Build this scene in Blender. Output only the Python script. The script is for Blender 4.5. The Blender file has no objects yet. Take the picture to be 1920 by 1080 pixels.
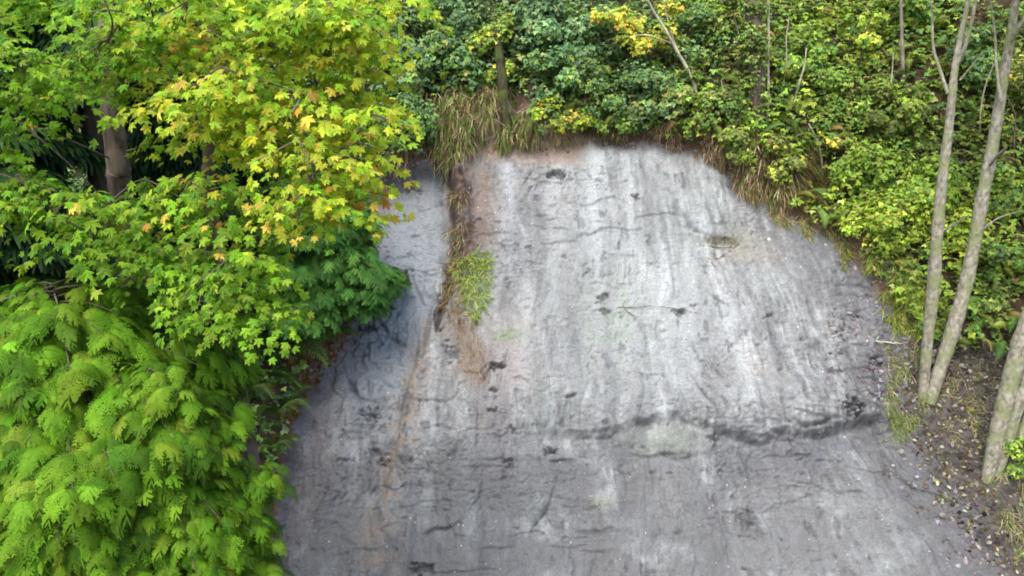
import bpy, math
import numpy as np
from mathutils import Vector

# ------------------------------------------------------------------ camera, sky, sun, exposure
SC = bpy.context.scene
COL = SC.collection
PITCH = math.radians(18.0)
FL = 28.0
F = 1920 * FL / 36.0
cd = bpy.data.cameras.new('camera'); cam = bpy.data.objects.new('camera', cd); COL.objects.link(cam)
cam.location = (0, 0, 0); cam.rotation_euler = (math.pi / 2 - PITCH, 0, 0)
cd.lens = FL; cd.sensor_width = 36.0; cd.clip_start = 0.05; cd.clip_end = 1500
SC.camera = cam
W = bpy.data.worlds.new('World'); SC.world = W; W.use_nodes = True
nt = W.node_tree; nt.nodes.clear()
sky = nt.nodes.new('ShaderNodeTexSky'); sky.sky_type = 'NISHITA'; sky.sun_disc = False
SUN_EL, SUN_AZ = math.radians(58), math.radians(204)      # azimuth clockwise from +y
sky.sun_elevation = SUN_EL; sky.sun_rotation = SUN_AZ
sky.air_density = 1.0; sky.dust_density = 5.0; sky.ozone_density = .3
bg = nt.nodes.new('ShaderNodeBackground'); bg.inputs[1].default_value = 0.15
wo = nt.nodes.new('ShaderNodeOutputWorld')
nt.links.new(sky.outputs[0], bg.inputs[0]); nt.links.new(bg.outputs[0], wo.inputs[0])
sl = bpy.data.lights.new('sun', 'SUN'); so = bpy.data.objects.new('sun', sl); COL.objects.link(so)
sl.energy = 1.15; sl.angle = math.radians(36); sl.color = (1.0, 0.97, 0.92)
sd_ = Vector((math.sin(SUN_AZ) * math.cos(SUN_EL), math.cos(SUN_AZ) * math.cos(SUN_EL), math.sin(SUN_EL)))
so.rotation_euler = sd_.to_track_quat('Z', 'Y').to_euler()
so.location = (0, -5, 30)
SC.view_settings.view_transform = 'Standard'; SC.view_settings.look = 'None'
SC.view_settings.exposure = 1.22; SC.view_settings.gamma = 1
SC.render.engine = 'CYCLES'
SC.cycles.max_bounces = 6; SC.cycles.diffuse_bounces = 3; SC.cycles.glossy_bounces = 1
SC.cycles.transmission_bounces = 3; SC.cycles.transparent_max_bounces = 2
SC.cycles.caustics_reflective = False; SC.cycles.caustics_refractive = False
SC.cycles.filter_width = 1.8

rng = np.random.default_rng(7)
cp, sp = math.cos(PITCH), math.sin(PITCH)

def proj(P):
    d = P[..., 1] * cp - P[..., 2] * sp
    u = P[..., 1] * sp + P[..., 2] * cp
    ok = d > 0.3
    dd = np.where(ok, d, 0.3)
    px = np.where(ok, 960 + F * P[..., 0] / dd, -9000.0)
    py = np.where(ok, 540 - F * u / dd, 9000.0)
    return px, py, d

def ray(px, py):
    a = (px - 960) / F; b = (540 - py) / F
    return np.array([a, cp + b * sp, -sp + b * cp])      # unit depth along the view axis

def at(px, py, Y):                                       # point on the vertical plane y = Y
    r = ray(px, py); return r * (Y / r[1])

# ------------------------------------------------------------------ noise
_T = np.random.default_rng(3).random((12, 256, 256))
def vn(x, y, s=0):
    x = np.asarray(x, float) + 57.3; y = np.asarray(y, float) + 91.7
    xi = np.floor(x).astype(int); yi = np.floor(y).astype(int)
    fx = x - xi; fy = y - yi
    fx = fx * fx * fx * (fx * (fx * 6 - 15) + 10); fy = fy * fy * fy * (fy * (fy * 6 - 15) + 10)
    T = _T[s % 12]
    a = T[xi & 255, yi & 255]; b = T[(xi + 1) & 255, yi & 255]
    c = T[xi & 255, (yi + 1) & 255]; d = T[(xi + 1) & 255, (yi + 1) & 255]
    return (a * (1 - fx) + b * fx) * (1 - fy) + (c * (1 - fx) + d * fx) * fy
def fbm(x, y, s=0, o=4, g=0.5):
    r = 0; a = 1; t = 0
    for k in range(o):
        r = r + a * (vn(x * 2 ** k + 13.1 * k, y * 2 ** k + 7.7 * k, s + k) * 2 - 1); t += a; a *= g
    return r / t
def ss(a, b, x):
    t = np.clip((x - a) / (b - a), 0, 1); return t * t * (3 - 2 * t)

# ------------------------------------------------------------------ mesh building
def setp(o, label=None, cat=None, group=None, kind=None):
    if label: o['label'] = label
    if cat: o['category'] = cat
    if group: o['group'] = group
    if kind: o['kind'] = kind
    return o

def empty(name, loc, label=None, cat=None, group=None):
    o = bpy.data.objects.new(name, None); COL.objects.link(o); o.location = Vector(loc)
    o.empty_display_size = 0.3
    return setp(o, label, cat, group)

class Acc:
    def __init__(s): s.v = []; s.f = []; s.n = []; s.c = []; s.m = []; s.k = 0
    def add(s, V, Fc, C, mi=0):
        V = np.asarray(V, float).reshape(-1, 3); Fc = np.asarray(Fc, int)
        C = np.broadcast_to(np.asarray(C, float), V.shape)
        s.v.append(V); s.f.append((Fc + s.k).ravel()); s.n.append(np.full(len(Fc), Fc.shape[1]))
        s.c.append(C); s.m.append(np.full(len(Fc), mi)); s.k += len(V)
    def build(s, name, mats, parent=None, smooth=False, extra=None):
        V = np.concatenate(s.v); Lo = np.concatenate(s.f); N = np.concatenate(s.n); C = np.concatenate(s.c)
        if parent is not None: V = V - np.array(parent.location)
        me = bpy.data.meshes.new(name)
        me.vertices.add(len(V)); me.vertices.foreach_set('co', V.astype(np.float32).ravel())
        me.loops.add(len(Lo)); me.loops.foreach_set('vertex_index', Lo.astype(np.int32))
        me.polygons.add(len(N)); st = np.concatenate([[0], np.cumsum(N)[:-1]])
        me.polygons.foreach_set('loop_start', st.astype(np.int32))
        if not isinstance(mats, (list, tuple)): mats = [mats]
        for m in mats: me.materials.append(m)
        if len(mats) > 1: me.polygons.foreach_set('material_index', np.concatenate(s.m).astype(np.int32))
        a = me.color_attributes.new('col', 'FLOAT_COLOR', 'POINT')
        a.data.foreach_set('color', np.hstack([C, np.ones((len(C), 1))]).astype(np.float32).ravel())
        if extra is not None:
            e = me.attributes.new('wet', 'FLOAT', 'POINT'); e.data.foreach_set('value', extra.astype(np.float32))
        me.polygons.foreach_set('use_smooth', np.full(len(N), smooth))
        me.update(calc_edges=True)
        o = bpy.data.objects.new(name, me); COL.objects.link(o)
        if parent is not None: o.parent = parent
        return o

def tube(acc, pts, rad, sides=8, col=(1, 1, 1), mi=0, wob=0.0):
    P = np.asarray(pts, float); n = len(P)
    t = np.gradient(P, axis=0); t /= np.linalg.norm(t, axis=1)[:, None] + 1e-9
    ref = np.array([0.0, 0, 1]) if abs(t[0, 2]) < 0.8 else np.array([1.0, 0, 0])
    a = np.cross(t, ref); a /= np.linalg.norm(a, axis=1)[:, None] + 1e-9
    b = np.cross(t, a)
    th = np.arange(sides) * 2 * np.pi / sides
    r = np.broadcast_to(np.asarray(rad, float), (n,))
    rr = r[:, None] * (1 + wob * (rng.random((n, sides)) - .5))
    V = P[:, None, :] + rr[..., None] * (np.cos(th)[None, :, None] * a[:, None, :] + np.sin(th)[None, :, None] * b[:, None, :])
    i = np.arange(n - 1)[:, None] * sides; j = np.arange(sides)[None, :]; j2 = (j + 1) % sides
    Q = np.stack([i + j, i + j2, i + sides + j2, i + sides + j], -1).reshape(-1, 4)
    acc.add(V.reshape(-1, 3), Q, col, mi)

def smooth_line(pts, n=24):
    P = np.asarray(pts, float); k = len(P)
    if k == 2:
        t = np.linspace(0, 1, n)[:, None]; return P[0] * (1 - t) + P[1] * t
    t = np.linspace(0, k - 1, n); i = np.clip(t.astype(int), 0, k - 2); f = (t - i)[:, None]
    Pe = np.vstack([2 * P[0] - P[1], P, 2 * P[-1] - P[-2]])
    p0, p1, p2, p3 = Pe[i], Pe[i + 1], Pe[i + 2], Pe[i + 3]
    return 0.5 * (2 * p1 + (p2 - p0) * f + (2 * p0 - 5 * p1 + 4 * p2 - p3) * f * f + (3 * p1 - p0 - 3 * p2 + p3) * f ** 3)

def norm(a): return a / (np.linalg.norm(a, axis=-1, keepdims=True) + 1e-9)

def scatter(acc, T, P, nrm, head, size, col, mi=0):
    """T = (verts, faces): y is along the leaf, z its normal."""
    TV, TF = T
    n = len(P); z = norm(nrm); y = head - z * np.sum(head * z, -1, keepdims=True); y = norm(y)
    x = np.cross(y, z)
    S = np.asarray(size, float).reshape(-1, 1, 1) * np.ones((n, 1, 1))
    V = P[:, None, :] + S * (TV[None, :, 0:1] * x[:, None, :] + TV[None, :, 1:2] * y[:, None, :] + TV[None, :, 2:3] * z[:, None, :])
    for fs in TF:
        pass
    k = len(TV)
    Vf = V.reshape(-1, 3)
    C = np.repeat(np.clip(col, 0.002, 1), k, axis=0)
    fs = TF if isinstance(TF, list) else [TF]
    base = (np.arange(n) * k)[:, None, None]
    first = True
    for f in fs:
        f = np.asarray(f)
        Q = (base + f[None]).reshape(-1, f.shape[1])
        if first: acc.add(Vf, Q, C, mi); k0 = acc.k - len(Vf); first = False
        else:
            acc.f.append((Q + k0).ravel()); acc.n.append(np.full(len(Q), Q.shape[1])); acc.m.append(np.full(len(Q), mi))

# leaf templates
def t_leaf(w=.3, dz=.1):
    return (np.array([[0, 0, 0], [w, .42, dz], [0, 1, -.12], [-w, .42, dz], [w * .7, .75, dz * .4], [-w * .7, .75, dz * .4]], float),
            np.array([[0, 1, 4, 2], [0, 2, 5, 3]]))
def t_tri():
    V, Q = t_leaf(.36, .06); Vs, Fs = [], []
    for k, (a, s) in enumerate(((0, 1.0), (1.25, .8), (-1.25, .8))):
        c, sn = math.cos(a), math.sin(a); R = np.array([[c, sn, 0], [-sn, c, 0], [0, 0, 1]])
        v = V * s; v = v @ R.T; v[:, 2] -= 0.18 * (v[:, 0] ** 2 + v[:, 1] ** 2)
        Vs.append(v); Fs.append(Q + 6 * k)
    return np.concatenate(Vs), np.concatenate(Fs)
def t_maple():
    pol = [(0, 1.0), (9, .78), (14, .80), (24, .46), (38, .72), (50, .88), (58, .66), (66, .64), (76, .38), (92, .52), (106, .56), (122, .33), (160, .2)]
    pts = [(math.radians(a), r) for a, r in pol] + [(math.radians(-a), r) for a, r in reversed(pol[1:])]
    V = [[0, 0, 0.03]] + [[r * math.sin(a), r * math.cos(a), -0.28 * r * r + (.05 if k % 2 else -.03)] for k, (a, r) in enumerate(pts)]
    V = np.array(V); n = len(pts)
    V[:, 1] += .15
    return V, np.array([[0, 1 + (k + 1) % n, 1 + k] for k in range(n)])
def t_spray(nb=11, w=.033, droop=.35, fl=.45):
    V, Fc = [], []
    def blade(p, d, L, wd):
        i = len(V); px_, py_ = -d[1], d[0]
        for t, ww in ((0, .5), (.55, 1.0), (1, .15)):
            q = (p[0] + d[0] * L * t, p[1] + d[1] * L * t)
            for s in (-1, 1):
                x, y = q[0] + s * px_ * wd * ww, q[1] + s * py_ * wd * ww
                V.append([x, y, -droop * (x * x * 1.3 + y * y) + 0.02 * math.sin(17 * x + 5 * y)])
        Fc.append([i, i + 2, i + 3, i + 1]); Fc.append([i + 2, i + 4, i + 5, i + 3])
    blade((0, 0), (0, 1), 1.0, w * .8)
    for k in range(nb):
        t = (k + .6) / (nb + .3)
        L = fl * math.sin(math.pi * (0.16 + .72 * t)) ** .8
        for s in (-1, 1):
            a = math.radians(52 - 22 * t); d = (s * math.sin(a), math.cos(a))
            blade((0, t * .92), d, L, w)
    return np.array(V), np.array(Fc)
def t_fan(nb=15, spread=78, droop=.80, w=.042):
    V, Fc = [], []
    for k in range(nb):
        a = math.radians(spread * (2 * k / (nb - 1) - 1)); L = 1 - .34 * (a / math.radians(spread)) ** 2 + .025 * (-1) ** k + .05 * math.sin(k * 2.3); i = len(V)
        d = (math.sin(a), math.cos(a)); q = (d[1], -d[0])
        for t, ww in ((.05, .5), (.45, 1.1), (.8, 1.0), (1, .25)):
            r = L * t
            for s_ in (-1, 1):
                x, y = d[0] * r + s_ * q[0] * w * ww, d[1] * r + s_ * q[1] * w * ww
                V.append([x, y, .16 * math.sin(r * 2.2) - droop * r ** 2.4 - .12 * abs(x) + .012 * (-1) ** k])
        for j in (0, 2, 4): Fc.append([i + j, i + j + 2, i + j + 3, i + j + 1])
    return np.array(V), np.array(Fc)
def t_plate(ns=6, droop=.62, seed=0):
    V, Fc = [], []; r = np.random.default_rng(seed)
    def blade(p, a, L, w):
        d = (math.sin(a), math.cos(a)); q = (d[1], -d[0]); i = len(V)
        for t, ww in ((0, .7), (.6, 1.0), (1, .2)):
            for s_ in (-1, 1):
                x, y = p[0] + d[0] * L * t + s_ * q[0] * w * ww, p[1] + d[1] * L * t + s_ * q[1] * w * ww
                V.append([x, y, .20 * math.sin(1.6 * y) - droop * y * y - .55 * x * x - .10 * abs(x)])
        Fc.append([i, i + 2, i + 3, i + 1]); Fc.append([i + 2, i + 4, i + 5, i + 3])
    def spray(p, a, L, n):
        blade(p, a, L, .018)
        for k in range(n):
            t = (k + .7) / (n + .4); c = (p[0] + math.sin(a) * L * t, p[1] + math.cos(a) * L * t)
            for s_ in (-1, 1): blade(c, a + s_ * math.radians(r.uniform(30, 46)), L * .36 * (1.05 - .55 * t) * r.uniform(.8, 1.2), .021)
    spray((0, .1), 0, .95, 6)
    for k in range(ns):
        t = .08 + .62 * k / (ns - 1)
        for s_ in (-1, 1): spray((0, t + .04 * s_), s_ * math.radians(58 - 30 * t + r.uniform(-6, 6)), .62 * (1 - .55 * t) * r.uniform(.85, 1.15), 5)
    return np.array(V), np.array(Fc)
def t_frond(n=20):
    V, Fc = [], []
    for k in range(n):
        t = (k + 1) / (n + 1); y = math.sin(t * 1.25) / math.sin(1.25); z = .42 * math.sin(t * 2.1) - .35 * t * t
        L = .22 * math.sin(math.pi * min(1, .18 + .82 * t)) ** .7
        for s in (-1, 1):
            i = len(V); h = .021
            V += [[0, y - h, z], [s * L, y + .05 + h * .3, z - .06], [s * L * .6, y + h + .045, z - .01], [0, y + h, z]]
            Fc.append([i, i + 1, i + 2, i + 3])
    return np.array(V), np.array(Fc)
def t_blade(q=1.0):
    V, Fc = [], []
    for t, w in ((0, .03 * q), (.4, .035 * q), (.75, .025 * q), (1, .004 * q)):
        y = t * .9; z = .35 * t - .55 * t * t
        V += [[-w, y, z], [w, y, z]]
    for i in (0, 2, 4): Fc.append([i, i + 1, i + 3, i + 2])
    return np.array(V, float), np.array(Fc)
T_LEAF, T_TRI, T_MAPLE, T_SPRAY, T_FROND, T_BLADE = t_leaf(), t_tri(), t_maple(), t_spray(), t_frond(), t_blade()
T_FAN = t_fan(); T_PLATES = [t_plate(5, d, k) for k, d in enumerate((.5, .75, .95))]; T_PLATE_S = [t_plate(4, .5, 9)]; T_SPRAY_L = t_fan(9, 55, .45, .06); T_THIN = t_blade(.42)

def palette(pal, n, jit=.18):
    w = np.array([p[1] for p in pal], float); w /= w.sum()
    i = rng.choice(len(pal), n, p=w); c = np.array([p[0] for p in pal])[i]
    return c * (1 + jit * rng.standard_normal((n, 1))) * (1 + .06 * rng.standard_normal((n, 3)))

# ------------------------------------------------------------------ materials
def mat(name): m = bpy.data.materials.new(name); m.use_nodes = True; m.node_tree.nodes.clear(); return m, m.node_tree
def leaf_mat(name, trans=.35, rough=.5, spec=.3, hue=(1.25, 1.15, .45)):
    m, t = mat(name); N = t.nodes.new; L = t.links.new
    o = N('ShaderNodeOutputMaterial'); a = N('ShaderNodeAttribute'); a.attribute_name = 'col'
    n = N('ShaderNodeTexNoise'); n.inputs['Scale'].default_value = 9; n.inputs['Detail'].default_value = 3
    tc = N('ShaderNodeTexCoord'); L(tc.outputs['Object'], n.inputs['Vector'])
    mr = N('ShaderNodeMapRange'); mr.inputs[1].default_value = .3; mr.inputs[2].default_value = .7; mr.inputs[3].default_value = .78; mr.inputs[4].default_value = 1.22
    L(n.outputs[0], mr.inputs[0])
    mx = N('ShaderNodeVectorMath'); mx.operation = 'SCALE'; L(a.outputs['Color'], mx.inputs[0]); L(mr.outputs[0], mx.inputs['Scale'])
    p = N('ShaderNodeBsdfPrincipled'); p.inputs['Roughness'].default_value = rough
    p.inputs['Specular IOR Level'].default_value = spec; L(mx.outputs[0], p.inputs['Base Color'])
    tr = N('ShaderNodeBsdfTranslucent'); tv = N('ShaderNodeVectorMath'); tv.operation = 'MULTIPLY'
    tv.inputs[1].default_value = hue; L(mx.outputs[0], tv.inputs[0]); L(tv.outputs[0], tr.inputs[0])
    ms = N('ShaderNodeMixShader'); ms.inputs[0].default_value = trans
    L(p.outputs[0], ms.inputs[1]); L(tr.outputs[0], ms.inputs[2]); L(ms.outputs[0], o.inputs[0]); return m
def bark_mat(name, c1, c2, scale=6, stretch=.15, bump=.4, moss=None):
    m, t = mat(name); N = t.nodes.new; L = t.links.new
    o = N('ShaderNodeOutputMaterial'); p = N('ShaderNodeBsdfPrincipled'); p.inputs['Roughness'].default_value = .85
    p.inputs['Specular IOR Level'].default_value = .2
    tc = N('ShaderNodeTexCoord'); mp = N('ShaderNodeMapping'); mp.inputs['Scale'].default_value = (1, 1, stretch); L(tc.outputs['Object'], mp.inputs[0])
    n = N('ShaderNodeTexNoise'); n.inputs['Scale'].default_value = scale * 3; n.inputs['Detail'].default_value = 6; L(mp.outputs[0], n.inputs['Vector'])
    n2 = N('ShaderNodeTexNoise'); n2.inputs['Scale'].default_value = scale * .5; n2.inputs['Detail'].default_value = 4; L(tc.outputs['Object'], n2.inputs['Vector'])
    r = N('ShaderNodeValToRGB'); r.color_ramp.elements[0].position = .35; r.color_ramp.elements[1].position = .65
    r.color_ramp.elements[0].color = (*c1, 1); r.color_ramp.elements[1].color = (*c2, 1); L(n.outputs[0], r.inputs[0])
    r2 = N('ShaderNodeValToRGB'); r2.color_ramp.elements[0].position = .48; r2.color_ramp.elements[1].position = .6; L(n2.outputs[0], r2.inputs[0])
    mx = N('ShaderNodeMix'); mx.data_type = 'RGBA'; mx.inputs[7].default_value = (*(moss or [a * 1.25 for a in c2]), 1)
    L(r2.outputs[0], mx.inputs[0]); L(r.outputs[0], mx.inputs[6]); L(mx.outputs[2], p.inputs['Base Color'])
    b = N('ShaderNodeBump'); b.inputs['Strength'].default_value = bump; b.inputs['Distance'].default_value = .03
    L(n.outputs[0], b.inputs['Height']); L(b.outputs[0], p.inputs['Normal']); L(p.outputs[0], o.inputs[0]); return m
def ground_mat(name, rough=.8, s=22, amt=.3, bump=.5, wetr=None, streak=0.0):
    m, t = mat(name); N = t.nodes.new; L = t.links.new
    o = N('ShaderNodeOutputMaterial'); p = N('ShaderNodeBsdfPrincipled'); p.inputs['Roughness'].default_value = rough
    p.inputs['Specular IOR Level'].default_value = .25
    a = N('ShaderNodeAttribute'); a.attribute_name = 'col'
    tc = N('ShaderNodeTexCoord'); n = N('ShaderNodeTexNoise'); n.inputs['Scale'].default_value = s; n.inputs['Detail'].default_value = 8; n.inputs['Roughness'].default_value = .65
    L(tc.outputs['Object'], n.inputs['Vector'])
    mr = N('ShaderNodeMapRange'); mr.inputs[1].default_value = .25; mr.inputs[2].default_value = .75; mr.inputs[3].default_value = 1 - amt; mr.inputs[4].default_value = 1 + amt
    L(n.outputs[0], mr.inputs[0]); h = n.outputs[0]; val = mr.outputs[0]
    if streak:
        mp = N('ShaderNodeMapping'); mp.inputs['Scale'].default_value = (1, .16, .16); L(tc.outputs['Object'], mp.inputs[0])
        n3 = N('ShaderNodeTexNoise'); n3.inputs['Scale'].default_value = 7; n3.inputs['Detail'].default_value = 7; n3.inputs['Distortion'].default_value = .6; L(mp.outputs[0], n3.inputs['Vector'])
        m3 = N('ShaderNodeMapRange'); m3.inputs[1].default_value = .3; m3.inputs[2].default_value = .7; m3.inputs[3].default_value = 1 - streak; m3.inputs[4].default_value = 1 + streak
        L(n3.outputs[0], m3.inputs[0]); mm = N('ShaderNodeMath'); mm.operation = 'MULTIPLY'; L(val, mm.inputs[0]); L(m3.outputs[0], mm.inputs[1]); val = mm.outputs[0]
    mx = N('ShaderNodeVectorMath'); mx.operation = 'SCALE'; L(a.outputs['Color'], mx.inputs[0]); L(val, mx.inputs['Scale']); L(mx.outputs[0], p.inputs['Base Color'])
    if wetr:
        w = N('ShaderNodeAttribute'); w.attribute_name = 'wet'; m2 = N('ShaderNodeMapRange'); m2.inputs[3].default_value = rough; m2.inputs[4].default_value = wetr
        L(w.outputs['Fac'], m2.inputs[0]); L(m2.outputs[0], p.inputs['Roughness'])
    b = N('ShaderNodeBump'); b.inputs['Strength'].default_value = bump; b.inputs['Distance'].default_value = .02
    L(h, b.inputs['Height']); L(b.outputs[0], p.inputs['Normal']); L(p.outputs[0], o.inputs[0]); return m
M = dict(maple=leaf_mat('maple_leaf', .5, .5, .3), cedar=leaf_mat('cedar_spray', .35, .7, .12), leaf=leaf_mat('shrub_leaf', .3, .5, .3),
         dry=leaf_mat('dry_grass', .4, .8, .1, (1, 1, .9)), fern=leaf_mat('fern', .3),
         alder=bark_mat('alder_bark', (.15, .15, .115), (.36, .35, .29), 5, .6, .9, (.21, .24, .13)),
         brown=bark_mat('brown_bark', (.045, .035, .028), (.115, .095, .08), 6, .1, .8),
         grey=bark_mat('grey_bark', (.13, .115, .1), (.25, .22, .2), 6, .12, .7),
         twig=bark_mat('twig_bark', (.07, .065, .05), (.14, .12, .09), 8, .3, .3),
         pale=bark_mat('pale_bark', (.28, .28, .2), (.42, .42, .32), 8, .3, .2),
         moss=bark_mat('mossy_bark', (.03, .028, .02), (.07, .07, .035), 6, .3, .5, (.06, .09, .02)),
         scar=ground_mat('clay', .85, 30, .34, 1.0, .5, 0.0), mud=ground_mat('mud', .7, 26, .35, .8, .4), hill=ground_mat('soil', .95, 12, .35, .8),
         stone=bark_mat('stone', (.45, .45, .42), (.62, .62, .58), 4, 1, .3))

# ------------------------------------------------------------------ terrain
prof = np.array([(-90, -17), (-20, -16), (2, -15), (7.5, -13.3), (10.0, -12.2), (12.0, -10.25), (18.6, -2.95), (19.3, -2.1), (20.2, -1.0), (24, 1.9), (34, 10), (60, 26), (130, 52)], float)
tt = np.concatenate([[0], np.cumsum(np.hypot(*np.diff(prof, axis=0).T))])
S = np.arange(0, tt[-1], .05); pY = np.interp(S, tt, prof[:, 0]); pZ = np.interp(S, tt, prof[:, 1])
g = np.exp(-.5 * (np.arange(-16, 17) / 6.0) ** 2); g /= g.sum()
pY = np.convolve(np.pad(pY, 16, 'edge'), g, 'valid'); pZ = np.convolve(np.pad(pZ, 16, 'edge'), g, 'valid')
def nonuni(a, b, h, lo, hi, q=1.07):
    c = list(np.arange(a, b, h)); d = h; x = c[-1]
    while x < hi: d = min(d * q, 4); x += d; c.append(x)
    d = h; x = c[0]; l = []
    while x > lo: d = min(d * q, 4); x -= d; l.append(x)
    return np.array(l[::-1] + c)
xs = nonuni(-5.6, 8.8, .023, -70, 70)
s_of = lambda y: np.interp(y, pY, S)
vs = nonuni(s_of(11.3), s_of(20.3), .023, 1, S[-1] - 1)
V0 = s_of(11.3)
X, VV = np.meshgrid(xs, vs, indexing='ij')
BY = np.interp(VV, S, pY); BZ = np.interp(VV, S, pZ)
bowl = lambda x: np.minimum(.045 * np.maximum(x - 5.2, 0) ** 2, 6) + np.minimum(.03 * np.maximum(-x - 5, 0) ** 2, 6)
P0 = np.stack([X, BY - bowl(X), BZ], -1)
gx = np.gradient(P0, axis=0); gv = np.gradient(P0, axis=1)
NB = norm(np.cross(gx, gv))
px, py, dep = proj(P0)
v = VV - V0

def sdist(poly, px, py):
    poly = np.asarray(poly, float); d = np.full(px.shape, 1e18); ins = np.zeros(px.shape, bool)
    for i in range(len(poly)):
        a, b = poly[i], poly[(i + 1) % len(poly)]; e = b - a
        t = np.clip(((px - a[0]) * e[0] + (py - a[1]) * e[1]) / (e @ e), 0, 1)
        d = np.minimum(d, (px - a[0] - t * e[0]) ** 2 + (py - a[1] - t * e[1]) ** 2)
        c = ((a[1] > py) != (b[1] > py)) & (px < (b[0] - a[0]) * (py - a[1]) / (b[1] - a[1] + 1e-9) + a[0]); ins ^= c
    return np.where(ins, -1, 1) * np.sqrt(d)
def ldist(line, px, py):
    line = np.asarray(line, float); d = np.full(px.shape, 1e18); par = np.zeros(px.shape); n = len(line) - 1
    for i in range(n):
        a, b = line[i][:2], line[i + 1][:2]; e = b - a
        t = np.clip(((px - a[0]) * e[0] + (py - a[1]) * e[1]) / (e @ e), 0, 1)
        q = (px - a[0] - t * e[0]) ** 2 + (py - a[1] - t * e[1]) ** 2
        m = q < d; d = np.where(m, q, d); par = np.where(m, (i + t) / n, par)
    return np.sqrt(d), par
EDGE = [(660, 330), (700, 312), (760, 300), (830, 296), (850, 288), (870, 280), (940, 274), (1060, 280), (1098, 248), (1150, 265), (1230, 264), (1300, 286), (1370, 322), (1410, 365), (1470, 402), (1560, 455), (1605, 500), (1655, 560), (1710, 620), (1700, 700), (1700, 760), (1760, 850), (1830, 960), (1900, 1080), (2050, 1500), (330, 1500), (470, 1080), (505, 1000), (520, 900), (545, 800), (560, 735), (620, 650), (640, 560), (640, 420)]
wx = 14 * fbm(px / 38, py / 38, 1); wy = 14 * fbm(px / 38 + 9, py / 38, 2)
sdx = sdist(EDGE, px + wx, py + wy)
MUD = [(1690, 655), (1760, 640), (1880, 640), (1990, 700), (2300, 900), (2500, 1600), (1990, 1600), (1845, 1080), (1775, 975), (1710, 870), (1675, 790), (1655, 720)]
mdx = sdist(MUD, px + 2 * wx, py + 2 * wy)
inscar = sdx < 0
far = ss(60, 400, np.maximum(sdx, 0))
# raise of the vegetated bank around the scar
amp = .75 * np.ones_like(px)
amp *= 1 - .45 * ss(1400, 1600, px)
amp *= 1 - .9 * ss(30, -60, mdx)
amp *= np.where(px < 800, 1 - .2 * ss(300, 900, py), 1)
D = amp * (ss(0, 40, sdx) * .8 + ss(40, 160, sdx) * .2)
D += (.16 * fbm(X * .9, v * .9, 3) + .05 * fbm(X * 5, v * 5, 4)) * ss(0, 60, sdx)
D += far * (.6 * fbm(X * .12, v * .12, 5))
for a_, b_, c_, d_, h_ in ((1540, 330, 34, 46, .7), (1775, 95, 50, 36, .7), (1445, 265, 16, 50, .35), (958, 195, 20, 45, .4)):
    D -= ss(0, 20, sdx) * h_ * np.exp(-((px - a_) / c_) ** 2 - ((py - b_) / d_) ** 2)
# --- scar relief
sm = ss(0, -25, sdx)
warp = .35 * fbm(X * .5, v * .5, 6)
Xr = X + warp + np.where(X > 2.5, (X - 2.5) * .07 * (v - 4), 0)          # flow lines lean outward to the right
D += .22 * fbm(X * .33, v * .28, 7, 3)
D += .10 * fbm(Xr * 1.3, v * .7, 8, 4)
flute = fbm(Xr * 4.0 + .5 * fbm(X * 3, v * 3, 9, 2), v * .8, 2, 4); fine = fbm(Xr * 13, v * 2.4, 3, 4)
D += sm * (.045 * flute + .034 * fine * ss(-.25, .25, fbm(X * .9, v * .9 + 6, 7, 3)))
rough = fbm(X * 9, v * 11, 5, 4); patch = ss(.0, .45, fbm(X * .9 + 5, v * .8, 9, 3))
D += sm * (.013 + .040 * patch) * rough
D += sm * .010 * fbm(X * 26, v * 26, 1, 3)
fleck = ss(.30, .55, fbm(Xr * 11, v * 4.2, 6, 3)) * ss(-.05, .3, fbm(X * 1.1 + 7, v * .9, 3, 3)); D -= sm * .040 * fleck
ledge = fbm(X * .8, v * 2.3, 10, 4); D += sm * .05 * (ss(-.07, .05, ledge) - .5) * ss(.1, .5, fbm(X * .6 + 3, v * .6, 11, 2) + .25)
cre = 1 - ss(0, .055, np.abs(fbm(X * 1.3 + 3, v * 1.9, 4, 4))); D -= sm * .025 * cre * ss(0, .35, fbm(X * .8 + 11, v * .7, 5, 3))
terr = fbm(X * 1.1 + .4 * fbm(X * 3, v * 3, 3, 2), v * 2.0, 0, 4) * 5; D += sm * .045 * (ss(.72, .98, terr - np.floor(terr)) - (terr - np.floor(terr))) * ss(-.1, .3, fbm(X * .5, v * .6 + 4, 8, 3) + .1 * (v < 7))
# pocked wet lumps near the right edge
rm = np.exp(-((px - 1620) / 95) ** 2 - ((py - 655) / 100) ** 2); D += sm * rm * .11 * fbm(X * 4.5, v * 8, 6, 4)
lm = np.exp(-((px - 670) / 110) ** 2 - ((py - 740) / 210) ** 2); D += sm * lm * .30 * fbm(Xr * 2.6 + .6 * fbm(X * 5, v * 5, 2, 3), v * 1.5, 4, 5)
# gully: left chute is lower than the main face
dG, pG = ldist([(838, 300), (842, 360), (845, 430), (850, 480), (832, 540), (818, 600)], px + wx * .7, py); D -= sm * .22 * np.exp(-(dG / 9) ** 2)
GL = [(838, 296), (842, 380), (846, 470), (826, 560), (800, 640), (768, 730), (748, 820), (720, 920), (690, 1080), (660, 1300)]
gxl = np.interp(py, [p[1] for p in GL], [p[0] for p in GL])
left = ss(10, -26, px + wx * .6 - gxl); D -= sm * left * (.36 + .14 * ss(500, 320, py)) * ss(1250, 700, py)
chute = np.exp(-((px - gxl + 62) / 60) ** 2) * ss(1000, 500, py); D -= sm * .12 * chute
dR, _ = ldist([(862, 285), (864, 400), (868, 480)], px + wx * .5, py); D += .26 * np.exp(-(dR / 19) ** 2) * (1 + .9 * fbm(X * 5, v * 3, 3, 3))
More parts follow.
